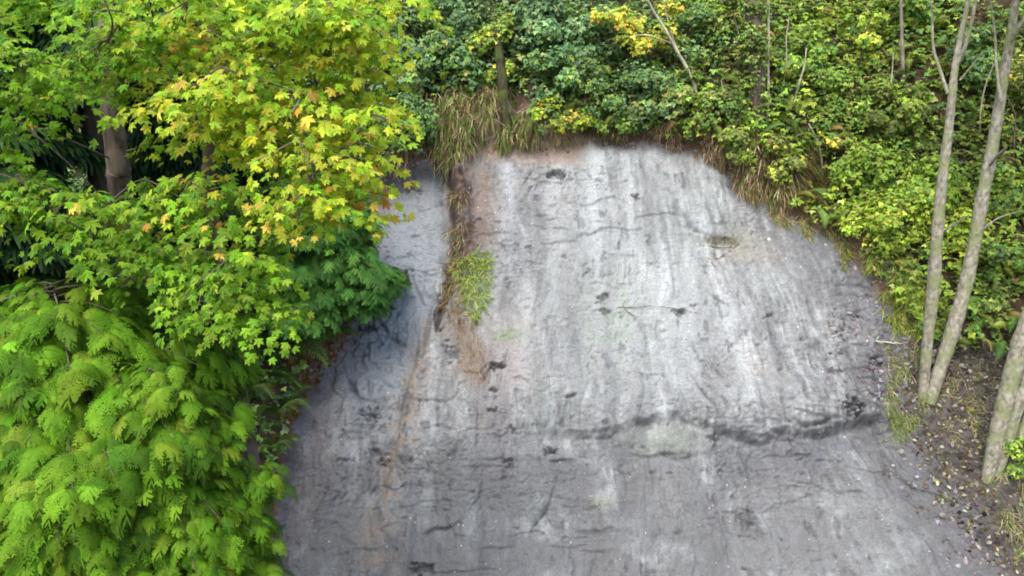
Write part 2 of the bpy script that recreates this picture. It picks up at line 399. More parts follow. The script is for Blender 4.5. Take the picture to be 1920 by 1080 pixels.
# lip and bench across the lower face
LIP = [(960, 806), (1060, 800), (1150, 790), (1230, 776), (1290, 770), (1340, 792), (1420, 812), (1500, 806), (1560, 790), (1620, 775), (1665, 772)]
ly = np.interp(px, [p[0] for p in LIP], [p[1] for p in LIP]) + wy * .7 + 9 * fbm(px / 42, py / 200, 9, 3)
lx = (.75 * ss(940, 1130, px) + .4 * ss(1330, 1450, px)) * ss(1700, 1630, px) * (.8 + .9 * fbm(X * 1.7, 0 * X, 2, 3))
D += sm * lx * (.20 * np.exp(-((py - ly + 34) / 46) ** 2) * (py < ly) + .20 * np.exp(-34 ** 2 / 46 ** 2) * 0 - .20 * ss(0, 24, py - ly) * ss(330, 60, py - ly)
              + .20 * np.exp(-(34 / 46) ** 2) * (py >= ly) * ss(24, 0, py - ly))
BUMP = [(1500, 745, 70, 42, .16), (1390, 735, 60, 45, .10), (1120, 300, 40, 60, .10), (1000, 640, 40, 90, .08), (1240, 820, 70, 22, .08), (960, 900, 90, 50, .08), (860, 880, 55, 80, .10),
        (730, 620, 40, 30, -.12), (700, 765, 26, 22, -.18), (1010, 820, 60, 26, -.10), (1120, 930, 70, 20, .06), (900, 680, 42, 50, .07), (640, 900, 60, 90, .1), (1340, 470, 60, 30, -.08), (1420, 610, 100, 60, .08)]
for a, b, c, d, h in BUMP:
    D += sm * h * np.exp(-((px - a + wx * .8) / c) ** 2 - ((py - b + wy * .8) / d) ** 2)
HOLES = [(1610, 768, 9, 8, .2), (1040, 330, 17, 6, .16), (1058, 334, 7, 5, .1), (932, 685, 15, 6, .2), (926, 731, 9, 4, .14), (1196, 369, 9, 6, .10), (1130, 556, 8, 7, .12), (1135, 582, 14, 5, .10), (1275, 588, 14, 5, .16),
         (1302, 576, 6, 4, .12), (1438, 597, 7, 5, .14), (1592, 765, 17, 13, .22), (1070, 743, 8, 4, .12), (922, 770, 8, 3, .1), (855, 452, 9, 14, .18), (1030, 842, 12, 6, .16), (963, 805, 7, 4, .1),
         (822, 575, 10, 30, .20), (992, 465, 6, 7, .08), (1165, 590, 8, 5, .07), (780, 332, 10, 4, .1), (762, 326, 8, 4, .09), (690, 770, 14, 12, .14), (845, 660, 14, 16, .1), (1100, 505, 4, 7, .07),
         (1217, 452, 4, 9, .06), (1640, 685, 14, 8, .14), (1560, 700, 10, 8, .08), (1500, 640, 8, 4, .07), (1580, 600, 8, 4, .08), (955, 868, 14, 7, .1), (898, 410, 9, 3, .08), (896, 458, 5, 3, .07),
         (1350, 450, 30, 7, .06), (1100, 868, 3, 3, .05), (1340, 820, 9, 5, .1), (710, 862, 10, 6, .1), (790, 1070, 18, 9, .14), (1408, 980, 12, 24, .07), (680, 600, 14, 9, .15), (756, 500, 8, 12, .12), (722, 560, 9, 7, .1)]
r2 = np.random.default_rng(11)
for k in range(120):
    HOLES.append((r2.uniform(560, 1680), r2.uniform(320, 1075), r2.uniform(2, 6.5), r2.uniform(1.2, 3.4), r2.uniform(.03, .08)))
hole = np.zeros_like(px)
for a, b, c, d, h in HOLES:
    m = (np.abs(px - a) < 5 * c + 30) & (np.abs(py - b) < 5 * d + 30) & inscar
    if not m.any(): continue
    fz = fbm(px[m] / 7, py[m] / 6, 3, 2); fy_ = fbm(px[m] / 8 + 5, py[m] / 6, 4, 2)
    qx = px[m] + wx[m] * .25 - a + fz * c * 1.1; qy = py[m] + wy[m] * .25 - b + fy_ * d * 1.4
    q = np.exp(-((qx / c) ** 2 + (qy / d) ** 2) ** 2.4)
    D[m] -= .8 * h * q; hole[m] = np.maximum(hole[m], q * min(1, h / .1))
    if h > .09: D[m] += .25 * h * np.exp(-(qx / (c * 1.3)) ** 2 - ((qy + d * 1.6) / (d * .9)) ** 2)
CRACK = [([(1180, 848), (1230, 854), (1290, 850)], 3, .08), ([(1440, 855), (1500, 848), (1540, 853)], 3, .08), ([(1340, 800), (1345, 830), (1338, 850)], 3, .1), ([(1480, 812), (1490, 836), (1478, 850)], 3, .1), ([(795, 1003), (815, 992), (838, 993), (862, 982)], 3.2, .12), ([(1028, 863), (1050, 860), (1082, 860)], 3.2, .12), ([(992, 1008), (1000, 985), (1025, 955), (1036, 925), (1048, 875)], 2.2, .07),
         ([(905, 865), (935, 862), (970, 866)], 2, .06), ([(1015, 826), (1030, 838), (1046, 846)], 3, .09), ([(780, 806), (815, 800), (850, 803)], 2, .05), ([(1485, 792), (1510, 800), (1545, 797), (1575, 782)], 3.5, .12),
         ([(1265, 395), (1300, 430), (1330, 447)], 4, .06), ([(1068, 745), (1056, 765), (1052, 800)], 2, .05), ([(1480, 700), (1500, 720), (1498, 745), (1515, 768)], 2.5, .07), ([(1385, 845), (1405, 870), (1412, 910)], 3, .06),
         ([(1180, 700), (1215, 706), (1250, 702)], 1.8, .04), ([(765, 480), (775, 520), (790, 560)], 3, .08), ([(690, 570), (720, 610), (760, 640)], 3.5, .1), ([(640, 680), (665, 730), (700, 745)], 3, .1),
         ([(1000, 405), (1035, 402)], 2.2, .06), ([(750, 880), (790, 878), (830, 884)], 2, .05), ([(1290, 700), (1330, 760), (1350, 800)], 2.5, .05), ([(1240, 850), (1270, 858), (1330, 852)], 3, .08),
         ([(1075, 990), (1120, 998), (1180, 992)], 4, .07), ([(700, 905), (735, 915), (760, 905)], 2, .06), ([(880, 960), (900, 930), (905, 880)], 2, .04), ([(1560, 700), (1590, 690), (1640, 700)], 3, .08)]
for k in range(16):
    a, b = r2.uniform(600, 1640), r2.uniform(330, 1060); L_ = r2.uniform(12, 60); th = r2.choice([r2.normal(1.45, .25), r2.normal(.1, .25)])
    CRACK.append(([(a, b), (a + L_ * .5 * math.cos(th) + r2.normal(0, 3), b + L_ * .5 * math.sin(th)), (a + L_ * math.cos(th), b + L_ * math.sin(th) + r2.normal(0, 3))], r2.uniform(1.5, 2.6), r2.uniform(.02, .05)))
crack = np.zeros_like(px)
for L_, w_, h in CRACK:
    l = np.array(L_); m = (px > l[:, 0].min() - 25) & (px < l[:, 0].max() + 25) & (py > l[:, 1].min() - 25) & (py < l[:, 1].max() + 25) & inscar
    if not m.any(): continue
    dq, par = ldist(L_, px[m] + wx[m] * .35, py[m] + wy[m] * .5); q = np.exp(-(dq / w_) ** 2) * np.sin(np.pi * np.clip(par, .03, .97)) ** .5
    D[m] -= .85 * h * q; crack[m] = np.maximum(crack[m], q)
D += ss(20, -40, mdx) * (.10 * fbm(X * 3, v * 3, 8, 4) + .03 * fbm(X * 14, v * 14, 9, 3))
Pt = P0 + NB * D[..., None]
g1 = np.gradient(Pt, axis=0); g2 = np.gradient(Pt, axis=1); NT = norm(np.cross(g1, g2))
px, py, dep = proj(Pt)

# --- colour of the clay (what it is made of, stains, damp), with shade painted into recesses
def lerp(a, b, t): return a + (np.asarray(b) - a) * t[..., None]
n1 = fbm(Xr * 2.2, v * .30, 1, 4); n2 = fbm(Xr * 3.6, v * 1.5, 5, 5); n3 = fbm(X * 2, v * 2, 8, 4); n5 = fbm(Xr * 7 + .5 * n3, v * .6, 7, 4); n4 = fbm(X * 6, v * 6, 2, 3)
C = np.zeros(px.shape + (3,)) + np.array((.325, .325, .318))
C = lerp(C, (.42, .42, .41), ss(0, .5, n1) * .7)
C = lerp(C, (.24, .232, .232), ss(.05, .55, -n1) * .7)
C = lerp(C, (.33, .29, .26), ss(.1, .5, n3) * .45); C = lerp(C, (.27, .29, .27), ss(.1, .45, fbm(X * 1.4 + 8, v * 1.1, 6, 4)) * .5); C = lerp(C, (.20, .19, .185), ss(.12, .4, fbm(Xr * 2.6 + 4, v * .9, 9, 5)) * .5)
C *= (1 + .62 * n5 * ss(-.2, .3, fbm(X * .7, v * .7 + 3, 2, 3)))[..., None]
C *= (1 + .38 * fbm(Xr * 13 + .4 * n3, v * 2.0, 8, 4) * ss(-.3, .2, fbm(X * 1.1 + 2, v * .8, 0, 3)))[..., None]
C *= (1 + .34 * n2 + .16 * n4 + .30 * fbm(X * 12, v * 9, 7, 4) + .16 * fbm(X * 30, v * 22, 9, 2))[..., None]
def blob(a, b, c, d, e=1.): return np.exp(-((px + wx - a) / c) ** 2 - ((py + wy - b) / d) ** 2) * e
C = lerp(C, (.42, .43, .42), blob(1130, 420, 110, 180, .4))
C = lerp(C, (.43, .44, .43), blob(1230, 600, 170, 160, .5))
C = lerp(C, (.56, .57, .56), np.exp(-((px + wx * .6 - 1112 - (py - 260) * .03) / 14) ** 2) * ss(760, 300, py) * .8)
C = lerp(C, (.46, .46, .48), np.exp(-((px + wx * .5 - 955) / 13) ** 2) * ss(520, 300, py) * .9)
for a_, b_, c_, w_ in ((1040, 300, 640, 16), (1175, 330, 760, 20), (985, 480, 780, 14), (1290, 420, 760, 24), (1385, 620, 790, 18), (800, 820, 1080, 14)):
    C = lerp(C, (.47, .475, .46), np.exp(-((px + wx * .9 - a_) / w_) ** 2) * ss(b_ - 30, b_ + 60, py) * ss(c_, c_ - 120, py) * .5)
for a_, b_, c_, w_ in ((1010, 330, 560, 12), (1075, 560, 800, 16), (1225, 300, 520, 14), (1330, 640, 800, 20), (1450, 560, 780, 18), (930, 760, 1080, 22), (1100, 860, 1080, 26), (1400, 850, 1060, 24), (640, 860, 1080, 30)):
    C = lerp(C, (.20, .19, .195), np.exp(-((px + wx * 1.1 - a_) / w_) ** 2) * ss(b_ - 30, b_ + 60, py) * ss(c_, c_ - 120, py) * .5)
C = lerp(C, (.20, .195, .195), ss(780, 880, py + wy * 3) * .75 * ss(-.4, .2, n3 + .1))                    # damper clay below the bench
C = lerp(C, (.17, .17, .18), np.clip(1.6 * lx * np.exp(-((py - ly - 40) / 42) ** 2) * (.7 + 1.6 * n4 + n3), 0, 1) * .75)  # shade in the recess below the lip, painted as a dark band
C = lerp(C, (.27, .285, .31), ss(5, -30, px + wx * .6 - gxl) * ss(900, 650, py) * .7)                # bluish wet chute
C = lerp(C, (.36, .40, .43), ss(5, -30, px + wx * .6 - gxl) * blob(725, 590, 70, 140, .95))
C = lerp(C, (.22, .19, .20), ss(680, 560, px + wx * 2 + (py - 800) * .3) * .8)
tanx = np.interp(py, [560, 700, 850, 1080], [800, 775, 745, 705])
C = lerp(C, (.40, .31, .25), np.exp(-((px + wx * 1.4 - tanx) / 30) ** 2) * ss(560, 640, py) * np.clip(.34 + 1.1 * n4 + .6 * n5, 0, .8))
C = lerp(C, (.42, .35, .33), blob(950, 680, 45, 110, .45))
C = lerp(C, (.22, .155, .12), np.exp(-((px + wx * .8 - 905) / 26) ** 2) * ss(520, 430, py) * ss(300, 330, py) * .8)
C = lerp(C, (.13, .078, .058), np.clip(np.exp(-(dR / 24) ** 2) * 1.5 * (.8 + .8 * n4), 0, .97)); C = lerp(C, (.06, .045, .038), np.exp(-(dG / 9) ** 2) * .9)
C = lerp(C, (.20, .14, .10), blob(870, 620, 38, 50, .75)); C = lerp(C, (.27, .19, .13), blob(885, 690, 30, 45, .7))
C = lerp(C, (.38, .34, .25), blob(1400, 460, 60, 30, .6))
C = lerp(C, (.13, .13, .06), np.exp(-((px - 1350) / 34) ** 2 - ((py - 450) / 9) ** 2) * .8)            # moss patch
C = lerp(C, (.33, .36, .26), blob(1250, 825, 60, 26, .5)); C = lerp(C, (.36, .36, .22), blob(1130, 935, 22, 12, .6)); C = lerp(C, (.27, .34, .22), blob(1150, 600, 70, 90, .4) * ss(-.3, .3, n4)); C = lerp(C, (.24, .32, .14), blob(955, 625, 30, 14, .6))
C = lerp(C, (.15, .145, .155), ss(150, 20, -sdx) * ss(1330, 1480, px) * ss(820, 700, py) * .8 * (.6 + .5 * ss(-.2, .3, n4)))
C = lerp(C, (.25, .21, .19), ss(24, 6, -sdx) * ss(300, 0, np.abs(px - 1130)) * .6)
C = lerp(C, (.15, .105, .08), ss(16, 0, -sdx + 22 * fbm(X * 7, v * 7, 2, 3)) * .75)
C = lerp(C, (.07, .065, .07), np.clip(hole * .65 + crack * .5 + fleck * .42, 0, .8))  # shade painted into holes and cracks; flecks darkened as well
C = lerp(C, (.068, .060, .056), ss(25, -45, mdx) * .95)
C = lerp(C, (.12, .115, .12), ss(130, 0, mdx + 40 * n3) * ss(-60, -20, mdx) * .75)
C = lerp(C, (.10, .09, .08), ss(-40, -120, mdx) * ss(.15, .5, n4) * .7)
soil = np.array((.055, .038, .026)) * (1 + .5 * n4)[..., None]
C = np.where((sdx > 0)[..., None], lerp(soil, (.14, .095, .065), ss(70, 0, sdx) * .8), C)
C = np.where(((mdx < 0) & (sdx > 0))[..., None], np.array((.045, .040, .038)) * (1 + .6 * n4)[..., None], C)
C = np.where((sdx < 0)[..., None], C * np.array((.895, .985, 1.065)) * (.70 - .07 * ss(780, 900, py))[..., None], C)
C = lerp(C, (.30, .23, .185), ss(60, 10, np.abs(sdx - 12)) * ss(790, 850, px) * ss(1130, 1080, px) * ss(330, 300, py) * .85)
C = np.clip(C, .01, .8)
wet = np.clip(ss(5, -30, px - gxl) * .7 + ss(150, 20, -sdx) * ss(1300, 1480, px) * .8 + ss(780, 900, py) * .4 + ss(-.1, .4, n3) * .3 + ss(0, -50, mdx) * .6, 0, 1)

nx, nv = X.shape
I = np.arange(nx * nv).reshape(nx, nv)
Q = np.stack([I[:-1, :-1], I[1:, :-1], I[1:, 1:], I[:-1, 1:]], -1).reshape(-1, 4)
cls = np.where(mdx < 0, 2, np.where(sdx < 0, 0, 1)); cls = cls[:-1, :-1].ravel()
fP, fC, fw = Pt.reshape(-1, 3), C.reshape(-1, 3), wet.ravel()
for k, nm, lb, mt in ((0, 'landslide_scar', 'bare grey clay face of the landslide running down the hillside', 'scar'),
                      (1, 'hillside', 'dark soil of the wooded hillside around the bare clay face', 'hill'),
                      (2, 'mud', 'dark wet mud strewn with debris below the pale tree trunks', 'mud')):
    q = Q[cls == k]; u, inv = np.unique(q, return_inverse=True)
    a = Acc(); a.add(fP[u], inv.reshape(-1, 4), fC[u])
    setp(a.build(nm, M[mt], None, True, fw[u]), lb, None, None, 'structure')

# --- queries on the finished terrain
PXf, PYf, Nf, Df = px.ravel(), py.ravel(), NT.reshape(-1, 3), dep.ravel()
sub = (PXf > -600) & (PXf < 2500) & (PYf > -400) & (PYf < 1600) & (Df > 1)
iP = np.nonzero(sub)[0]; SX, SY = PXf[iP], PYf[iP]
def ground(x, y):
    return fP[iP[np.argmin((SX - x) ** 2 + (SY - y) ** 2)]].copy()
fx_ = xs
def gz(x, y):                                            # terrain height under (x, y)
    i = int(np.clip(np.searchsorted(xs, x), 0, nx - 1)); row = Pt[i]
    return float(np.interp(y, np.maximum.accumulate(row[:, 1]), row[:, 2]))
areaw = np.linalg.norm(np.cross(g1, g2), axis=-1).ravel()
def pick(mask, n):
    i = np.nonzero(mask)[0]; w = areaw[i]; return i[np.searchsorted(np.cumsum(w) / w.sum(), rng.random(n))]
def inpoly(poly): return sdist(poly, PXf, PYf) < 0
sdf, mdf = sdx.ravel(), mdx.ravel()

# ------------------------------------------------------------------ trees and plants
UP = np.array([0, 0, 1.0])
def rdir(n): a = rng.standard_normal((n, 3)); return norm(a)

G1 = [((.18, .37, .025), 3), ((.26, .45, .03), 3), ((.12, .27, .025), 2)]
Y1 = [((.50, .56, .05), 3), ((.60, .58, .09), 1.5), ((.40, .52, .05), 2)]
O1 = [((.64, .46, .10), 2), ((.62, .36, .07), 1), ((.56, .50, .08), 2)]
YS = [(350, 130, 95, 90), (480, 215, 80, 45), (420, 310, 60, 40), (650, 375, 65, 50), (560, 240, 70, 60), (480, 395, 45, 30), (700, 265, 45, 35), (620, 60, 70, 40), (650, 150, 60, 50), (440, 90, 80, 60), (560, 120, 60, 60)]
OS = [(90, 215, 55, 14), (420, 305, 55, 28), (640, 365, 60, 28), (440, 430, 35, 14), (530, 210, 60, 22), (700, 275, 35, 22), (140, 125, 35, 12), (590, 435, 30, 14), (340, 45, 60, 15), (100, 370, 30, 12), (270, 415, 26, 14)]
def hue_w(x, y, Ls): return max(math.exp(-((x - a) / c) ** 2 - ((y - b) / d) ** 2) for a, b, c, d in Ls)

HOL = [(150, 285, 95, 58), (165, 190, 75, 26), (60, 490, 78, 62), (250, 575, 95, 34), (60, 55, 50, 26), (350, 560, 30, 22), (130, 470, 60, 26), (0, 60, 22, 22), (205, 560, 120, 30), (440, 245, 24, 18), (530, 315, 26, 34), (610, 85, 20, 20)]
def in_holes(x, y, f=1.0): return any(((x - a) / (c * f)) ** 2 + ((y - b) / (d * f)) ** 2 < 1 for a, b, c, d in HOL)

def maple(name, label, poly, trunk_px, Yt, n_t, tier_rng, seed, shades, extra=()):
    r = np.random.default_rng(seed)
    ty = Yt; b = at(trunk_px[0][0], trunk_px[0][1], ty); bx = b[0]; base = np.array([bx, ty, 0]); base[2] = gz(bx, ty) - .2
    root = empty(name, base, label, 'tree')
    tk = Acc(); path = [base, base + [0.05, 0, .5 * (b[2] - base[2])]] + [at(x, y, ty) for x, y, w in trunk_px]
    rad = [.30, .24] + [w / F * ty * .5 for x, y, w in trunk_px]
    pl = smooth_line(path, 60); rl = np.interp(np.linspace(0, 1, 60), np.linspace(0, 1, len(rad)), rad)
    tube(tk, pl, rl, 12, wob=.12); tk.build('trunk', M['brown'], root, True)
    br = Acc(); cr = Acc(); tiers = []
    tries = 0
    pa = np.array(poly, float)
    x0, y0 = pa.min(0); x1, y1 = pa.max(0)
    while len(tiers) < n_t and tries < 20000:
        tries += 1
        x, y = r.uniform(x0, x1), r.uniform(y0, y1)
        if sdist(poly, np.array([x]), np.array([y]))[0] > -34 or in_holes(x, y, 1.35): continue
        if any(abs(x - a[0]) < 46 and abs(y - a[1]) < 27 for a in tiers) : continue
        tiers.append((x, y, r.uniform(*tier_rng)))
    tiers += list(extra)
    tiers.sort(key=lambda q_: float(np.hypot(*(at(*q_) - at(trunk_px[2][0], trunk_px[2][1], ty))[:2]))); done = []
    for x, y, Y in tiers:
        c = at(x, y, Y); rr = r.uniform(.26, .48); yw, ow = hue_w(x, y, YS), hue_w(x, y, OS)
        i = int(np.argmin(np.abs(pl[:, 2] - (c[2] - .3 - .10 * abs(c[0] - bx) - .1 * abs(c[1] - ty))))); i = int(np.clip(i + r.integers(-7, 3), 10, 56))
        s = pl[i]; near = [q_ for q_ in done if np.linalg.norm(q_ - c) < .85 * np.linalg.norm(s - c)]
        if near: s = min(near, key=lambda q_: np.linalg.norm(q_ - c) + .15 * np.linalg.norm(q_ - s))
        done.append(c); mid = .5 * (s + c) + [r.normal(0, .06), r.normal(0, .06), r.uniform(-.02, .14)]
        ln = smooth_line([s, mid, c], 10); tube(br, ln, np.linspace(.013, .004, 10), 5)
        for q in range(4):
            e = c + [r.uniform(-1, 1) * rr, r.uniform(-1, 1) * rr * .8, -.12]; tube(br, smooth_line([ln[7], e], 4), [.007, .006, .004, .002], 4)
        n = int(r.uniform(56, 96) * (rr / .36) ** 2)
        a = rng.uniform(0, 2 * np.pi, n); q = np.sqrt(rng.random(n)) * (1 + .25 * np.sin(3 * a + x))
        off = np.stack([np.cos(a) * q * rr * 1.25, np.sin(a) * q * rr * .9, rng.normal(0, .035, n) - .20 * q ** 2 * rr / .36], -1)
        Pp = c + off; out = norm(off * [1, 1, 0] + 1e-6)
        nr = norm(UP * 1.0 + out * .35 * q[:, None] + [-.1, -.5, 0] + rng.normal(0, .36, (n, 3)))
        hd = out * .8 + rng.normal(0, .4, (n, 3)) + [0, -.35, -.35]
        pal = palette(shades, n); 
        m = rng.random(n); yc = palette(Y1, n); oc = palette(O1, n)
        pal = np.where((m < yw * .72)[:, None], yc, pal); m = rng.random(n); pal = np.where((m < ow * .45)[:, None], oc, pal)
        scatter(cr, T_MAPLE, Pp, nr, hd, r.uniform(.060, .084) * rng.uniform(.6, 1.3, n), pal)
    br.build('branches', M['twig'], root, True); cr.build('crown', M['maple'], root)
    return root

# yellowing maple in front of the scar's upper left edge
polyY = [(230, -90), (700, -90), (760, -20), (752, 60), (752, 130), (722, 150), (736, 200), (735, 285), (700, 320), (702, 360), (690, 405), (640, 430), (570, 455), (500, 430), (470, 300), (330, 270), (240, 200), (240, 60)]
polyG = [(-420, -90), (240, -90), (260, 60), (240, 190), (330, 280), (460, 330), (560, 450), (560, 500), (500, 520), (512, 590), (430, 612), (340, 608), (270, 540), (130, 520), (0, 440), (-100, 560), (-420, 560)]
maple('maple_tree', 'tall maple with leaves turning yellow and orange beside the scar top', polyY,
      [(400, 420, 26), (392, 300, 22), (388, 200, 18), (400, 40, 14), (430, -180, 8)], 9.2, 80, (6.6, 8.7), 5, [((.28, .48, .03), 3), ((.36, .53, .04), 3), ((.18, .35, .03), 2), ((.46, .56, .05), 2)])
maple('maple_tree', 'green leafed maple with a bare grey trunk showing through a dark gap', polyG,
      [(236, 420, 44), (222, 310, 42), (206, 180, 36), (200, 60, 30), (210, -160, 18)], 9.6, 92, (6.4, 8.6), 6, G1 + [((.24, .36, .04), 1)],
      extra=[(300, 460, 6.9), (380, 470, 6.8), (440, 500, 6.7), (470, 560, 6.6), (400, 585, 6.6), (360, 530, 6.8), (455, 590, 6.6), (330, 490, 7), (410, 530, 7), (250, 450, 7), (200, 440, 7.2), (100, 400, 7.2), (30, 330, 7), (60, 360, 7.1)])

# brown conifer trunks in the dark gap behind the maple
def conifer(name, label, x, y, Y, H, R, pal, spray, ssz, nb, base_w, cat='tree', group=None, top_py=None, mt='cedar', tmat='brown', dens=1.0, seed=1, low=.04, flat=.85, cap=9, skew=1.0, droop=.30, var=(.45, 1.2), reps=4):
    """axis passes through pixel (x, y) on plane Y; R is the crown radius at the bottom"""
    r = np.random.default_rng(seed)
    a0 = at(x, y, Y); zb = gz(a0[0], Y) - .1; base = np.array([a0[0], Y, zb])
    top = at(x, top_py, Y)[2] if top_py is not None else zb + H; H = top - zb
    root = empty(name, base, label, cat, group)
    tk = Acc(); n = 24; t = np.linspace(0, 1, n)[:, None]; tr = base + t * np.array([0, 0, H]) + np.stack([.05 * np.sin(t[:, 0] * 5), .04 * np.cos(t[:, 0] * 4), 0 * t[:, 0]], -1)
    tube(tk, tr, base_w * (1 - t[:, 0]) + .01, 12, wob=.1); tk.build('trunk', M[tmat], root, True)
    br = Acc(); cr = Acc(); PP, NN, HH, SS = [], [], [], []
    for k in range(nb):
        h = low + (1 - low) * ((k + r.random()) / nb) ** skew
        az = k * 2.399 + r.normal(0, .2); L = min(R * (1 - h) ** flat, cap) * r.uniform(*var) + .12
        d = np.array([math.cos(az), math.sin(az), 0]); s = base + [0, 0, h * H]
        m = 9; u = np.linspace(0, 1, m)[:, None]
        ln = s + d * L * u + UP * (L * (.12 * np.sin(u * 2.2) - droop * u ** 1.6))
        tube(br, ln, np.linspace(.008 + .007 * L, .003, m), 4)
        ns = max(6, int(L * 13 * dens)); uu = np.sort(r.uniform(.12, 1.0, ns) ** .8); side = np.where(np.arange(ns) % 2, 1, -1)
        p = np.stack([np.interp(uu, u[:, 0], ln[:, i]) for i in range(3)], -1); tan = norm(np.stack([np.interp(uu, u[:, 0], np.gradient(ln[:, i])) for i in range(3)], -1))
        lat = np.cross(tan, UP); lat = norm(lat); spread = (1 - uu * .55)
        wd = side * r.uniform(0, .42, ns) * (1.05 - .7 * uu) * L; cpos = p + lat * wd[:, None] - UP * (np.abs(wd) * .3)[:, None] + r.normal(0, .03, (ns, 3))
        for q in range(reps):
            th = r.normal(0, .60, (ns, 1)) + (side * .5)[:, None]
            hd = tan * np.cos(th) + lat * np.sin(th) - UP * r.uniform(-.1, .45, (ns, 1)) + r.normal(0, .1, (ns, 3))
            nr = UP * 1.0 + d * .25 + lat * (np.sin(th) * .3) + r.normal(0, .20, (ns, 3))
            PP.append(cpos + r.normal(0, .035, (ns, 3)) - UP * .02 * q); NN.append(nr); HH.append(hd); SS.append(ssz * r.uniform(.6, 1.25, ns) * (.7 + .4 * min(1, L)))
    PP = np.concatenate(PP); NN = np.concatenate(NN); HH = np.concatenate(HH); SS = np.concatenate(SS)
    sps = spray if isinstance(spray, list) else [spray]; pc = palette(pal, len(PP), .18)
    for q, t_ in enumerate(sps): w_ = slice(q, None, len(sps)); scatter(cr, t_, PP[w_], NN[w_], HH[w_], SS[w_], pc[w_])
    br.build('branches', M[tmat], root, True); cr.build('crown', M[mt], root)
    return root

CED = [((.105, .245, .015), 3), ((.145, .30, .02), 3), ((.06, .15, .012), 2.5), ((.20, .34, .03), 1)]
DK = [((.03, .075, .025), 3), ((.045, .10, .03), 2), ((.02, .055, .025), 2)]
CED += [((.10, .19, .02), .5)]
conifer('cedar_tree', 'bright green cedar with drooping flat sprays filling the bottom left corner', 130, 700, 7.0, 0, 5.0, CED, T_PLATES, .20, 280, .16, top_py=530, dens=1.15, seed=3, flat=.5, cap=1.35, skew=.42, droop=.20, reps=3)
conifer('cedar_tree', 'smaller bright green cedar standing in front at the bottom edge', 315, 900, 6.4, 0, 2.4, CED, T_PLATES, .175, 230, .09, top_py=690, dens=1.4, seed=4, flat=.6, cap=.70, skew=.42, droop=.25, reps=3)
conifer('cedar_tree', 'dark green young cedar behind the maple at the left edge of the scar', 590, 560, float(ground(590, 560)[1]), 0, 1.7, [((.07, .20, .04), 3), ((.11, .26, .05), 2), ((.05, .13, .03), 2)], T_PLATE_S, .28, 170, .12, top_py=290, dens=1.5, seed=5, low=.05, flat=.6, droop=.12, reps=3)
conifer('fir_tree', 'dark fir with a thick brown trunk in the shade behind the maples', 178, 250, 12.5, 0, 2.6, DK, T_SPRAY_L, .45, 190, .42, top_py=-500, dens=2.4, seed=6, low=.66, reps=3)
conifer('fir_tree', 'dark fir standing deep in shade behind the left maple at the frame edge', -60, 250, 11.5, 0, 2.6, DK, T_SPRAY_L, .45, 210, .25, top_py=-450, dens=2.4, seed=7, low=.05, reps=3)
conifer('fir_tree', 'dark fir growing between the yellow maple and the hillside shrubs', 340, 250, 15.6, 0, 1.7, DK, T_SPRAY_L, .45, 190, .25, top_py=-450, dens=2.4, seed=8, low=.05, reps=3)

# ---------- broad-leaved shrubs on the hillside
PAL = dict(
    blue=[((.07, .14, .055), 3), ((.11, .19, .08), 2), ((.045, .10, .045), 1.5), ((.17, .24, .09), 1.2)],
    mid=[((.085, .165, .035), 3), ((.13, .22, .04), 2), ((.05, .11, .03), 1.5), ((.20, .25, .06), .8)],
    bright=[((.16, .255, .03), 3), ((.22, .31, .04), 2), ((.10, .18, .03), 1.5), ((.26, .30, .08), .5)],
    olive=[((.10, .13, .03), 3), ((.14, .18, .04), 2), ((.07, .09, .03), 2), ((.2, .16, .06), .5)],
    yel=[((.26, .31, .04), 3), ((.36, .36, .05), 2), ((.16, .24, .03), 2)],
    gold=[((.5, .42, .05), 3), ((.55, .33, .05), 1.5), ((.38, .38, .05), 2)])
for k_ in PAL: PAL[k_] = [(tuple(v_ * 1.55 for v_ in c_), w_) for c_, w_ in PAL[k_]]
def mixp(a, b, t): return [(c, w * (1 - t)) for c, w in PAL[a]] + [(c, w * t) for c, w in PAL[b]]
def bush(name, label, cat, x, y, rx, ry, pal, leaf=.085, tpl=None, dens=1.0, group=None, depth=.8, lift=0.0, stem='twig'):
    g0 = ground(x, min(y + ry * .55, 1300)); r0 = ray(x, y); Yc = g0[1] - .25 * rx / F * g0[1] - lift
    c = r0 * (Yc / r0[1]); m = Yc / F
    base = np.array([g0[0], g0[1], g0[2] - .08]); root = empty(name, base, label, cat, group)
    R = np.array([rx * m, rx * m * depth, ry * m]); cr = Acc(); st = Acc()
    rx, ry = rx * 1.18, ry * 1.2; K = max(9, int(rx * ry / 330)); R = np.array([rx * m, rx * m * depth, ry * m]); u = rdir(K) * (rng.random((K, 1)) ** .33); lc = c + u * R * .78
    for i in range(min(K, 9)):
        mid = .5 * (base + lc[i]) + rng.normal(0, .06, 3); tube(st, smooth_line([base + rng.normal(0, .04, 3), mid, lc[i]], 7), np.linspace(.016, .004, 7), 5)
    lr = R.mean() * rng.uniform(.26, .46, K)
    n = int(dens * 12 * (rx * ry) * (m * m) / (leaf * leaf)) + 60; k = rng.integers(0, K, n); d = rdir(n); q = rng.random(n) ** .4
    Pp = lc[k] + d * (lr[k] * q)[:, None] * [1.15, 1.1, .85]
    out = norm((Pp - c) / R)
    nr = d * .5 + out * .5 + UP * .75 + [0, -.2, 0] + rng.normal(0, .35, (n, 3)); hd = out * .6 + d * .3 - UP * .25 + rng.normal(0, .5, (n, 3))
    lum = 1 + .2 * rng.standard_normal(K); lsz = rng.uniform(.8, 1.3)
    scatter(cr, tpl or T_TRI, Pp, nr, hd, leaf * lsz * rng.uniform(.5, 1.35, n), palette(pal, n) * lum[k][:, None])
    st.build('stems', M[stem], root, True); cr.build('foliage', M['leaf'], root)
    return root
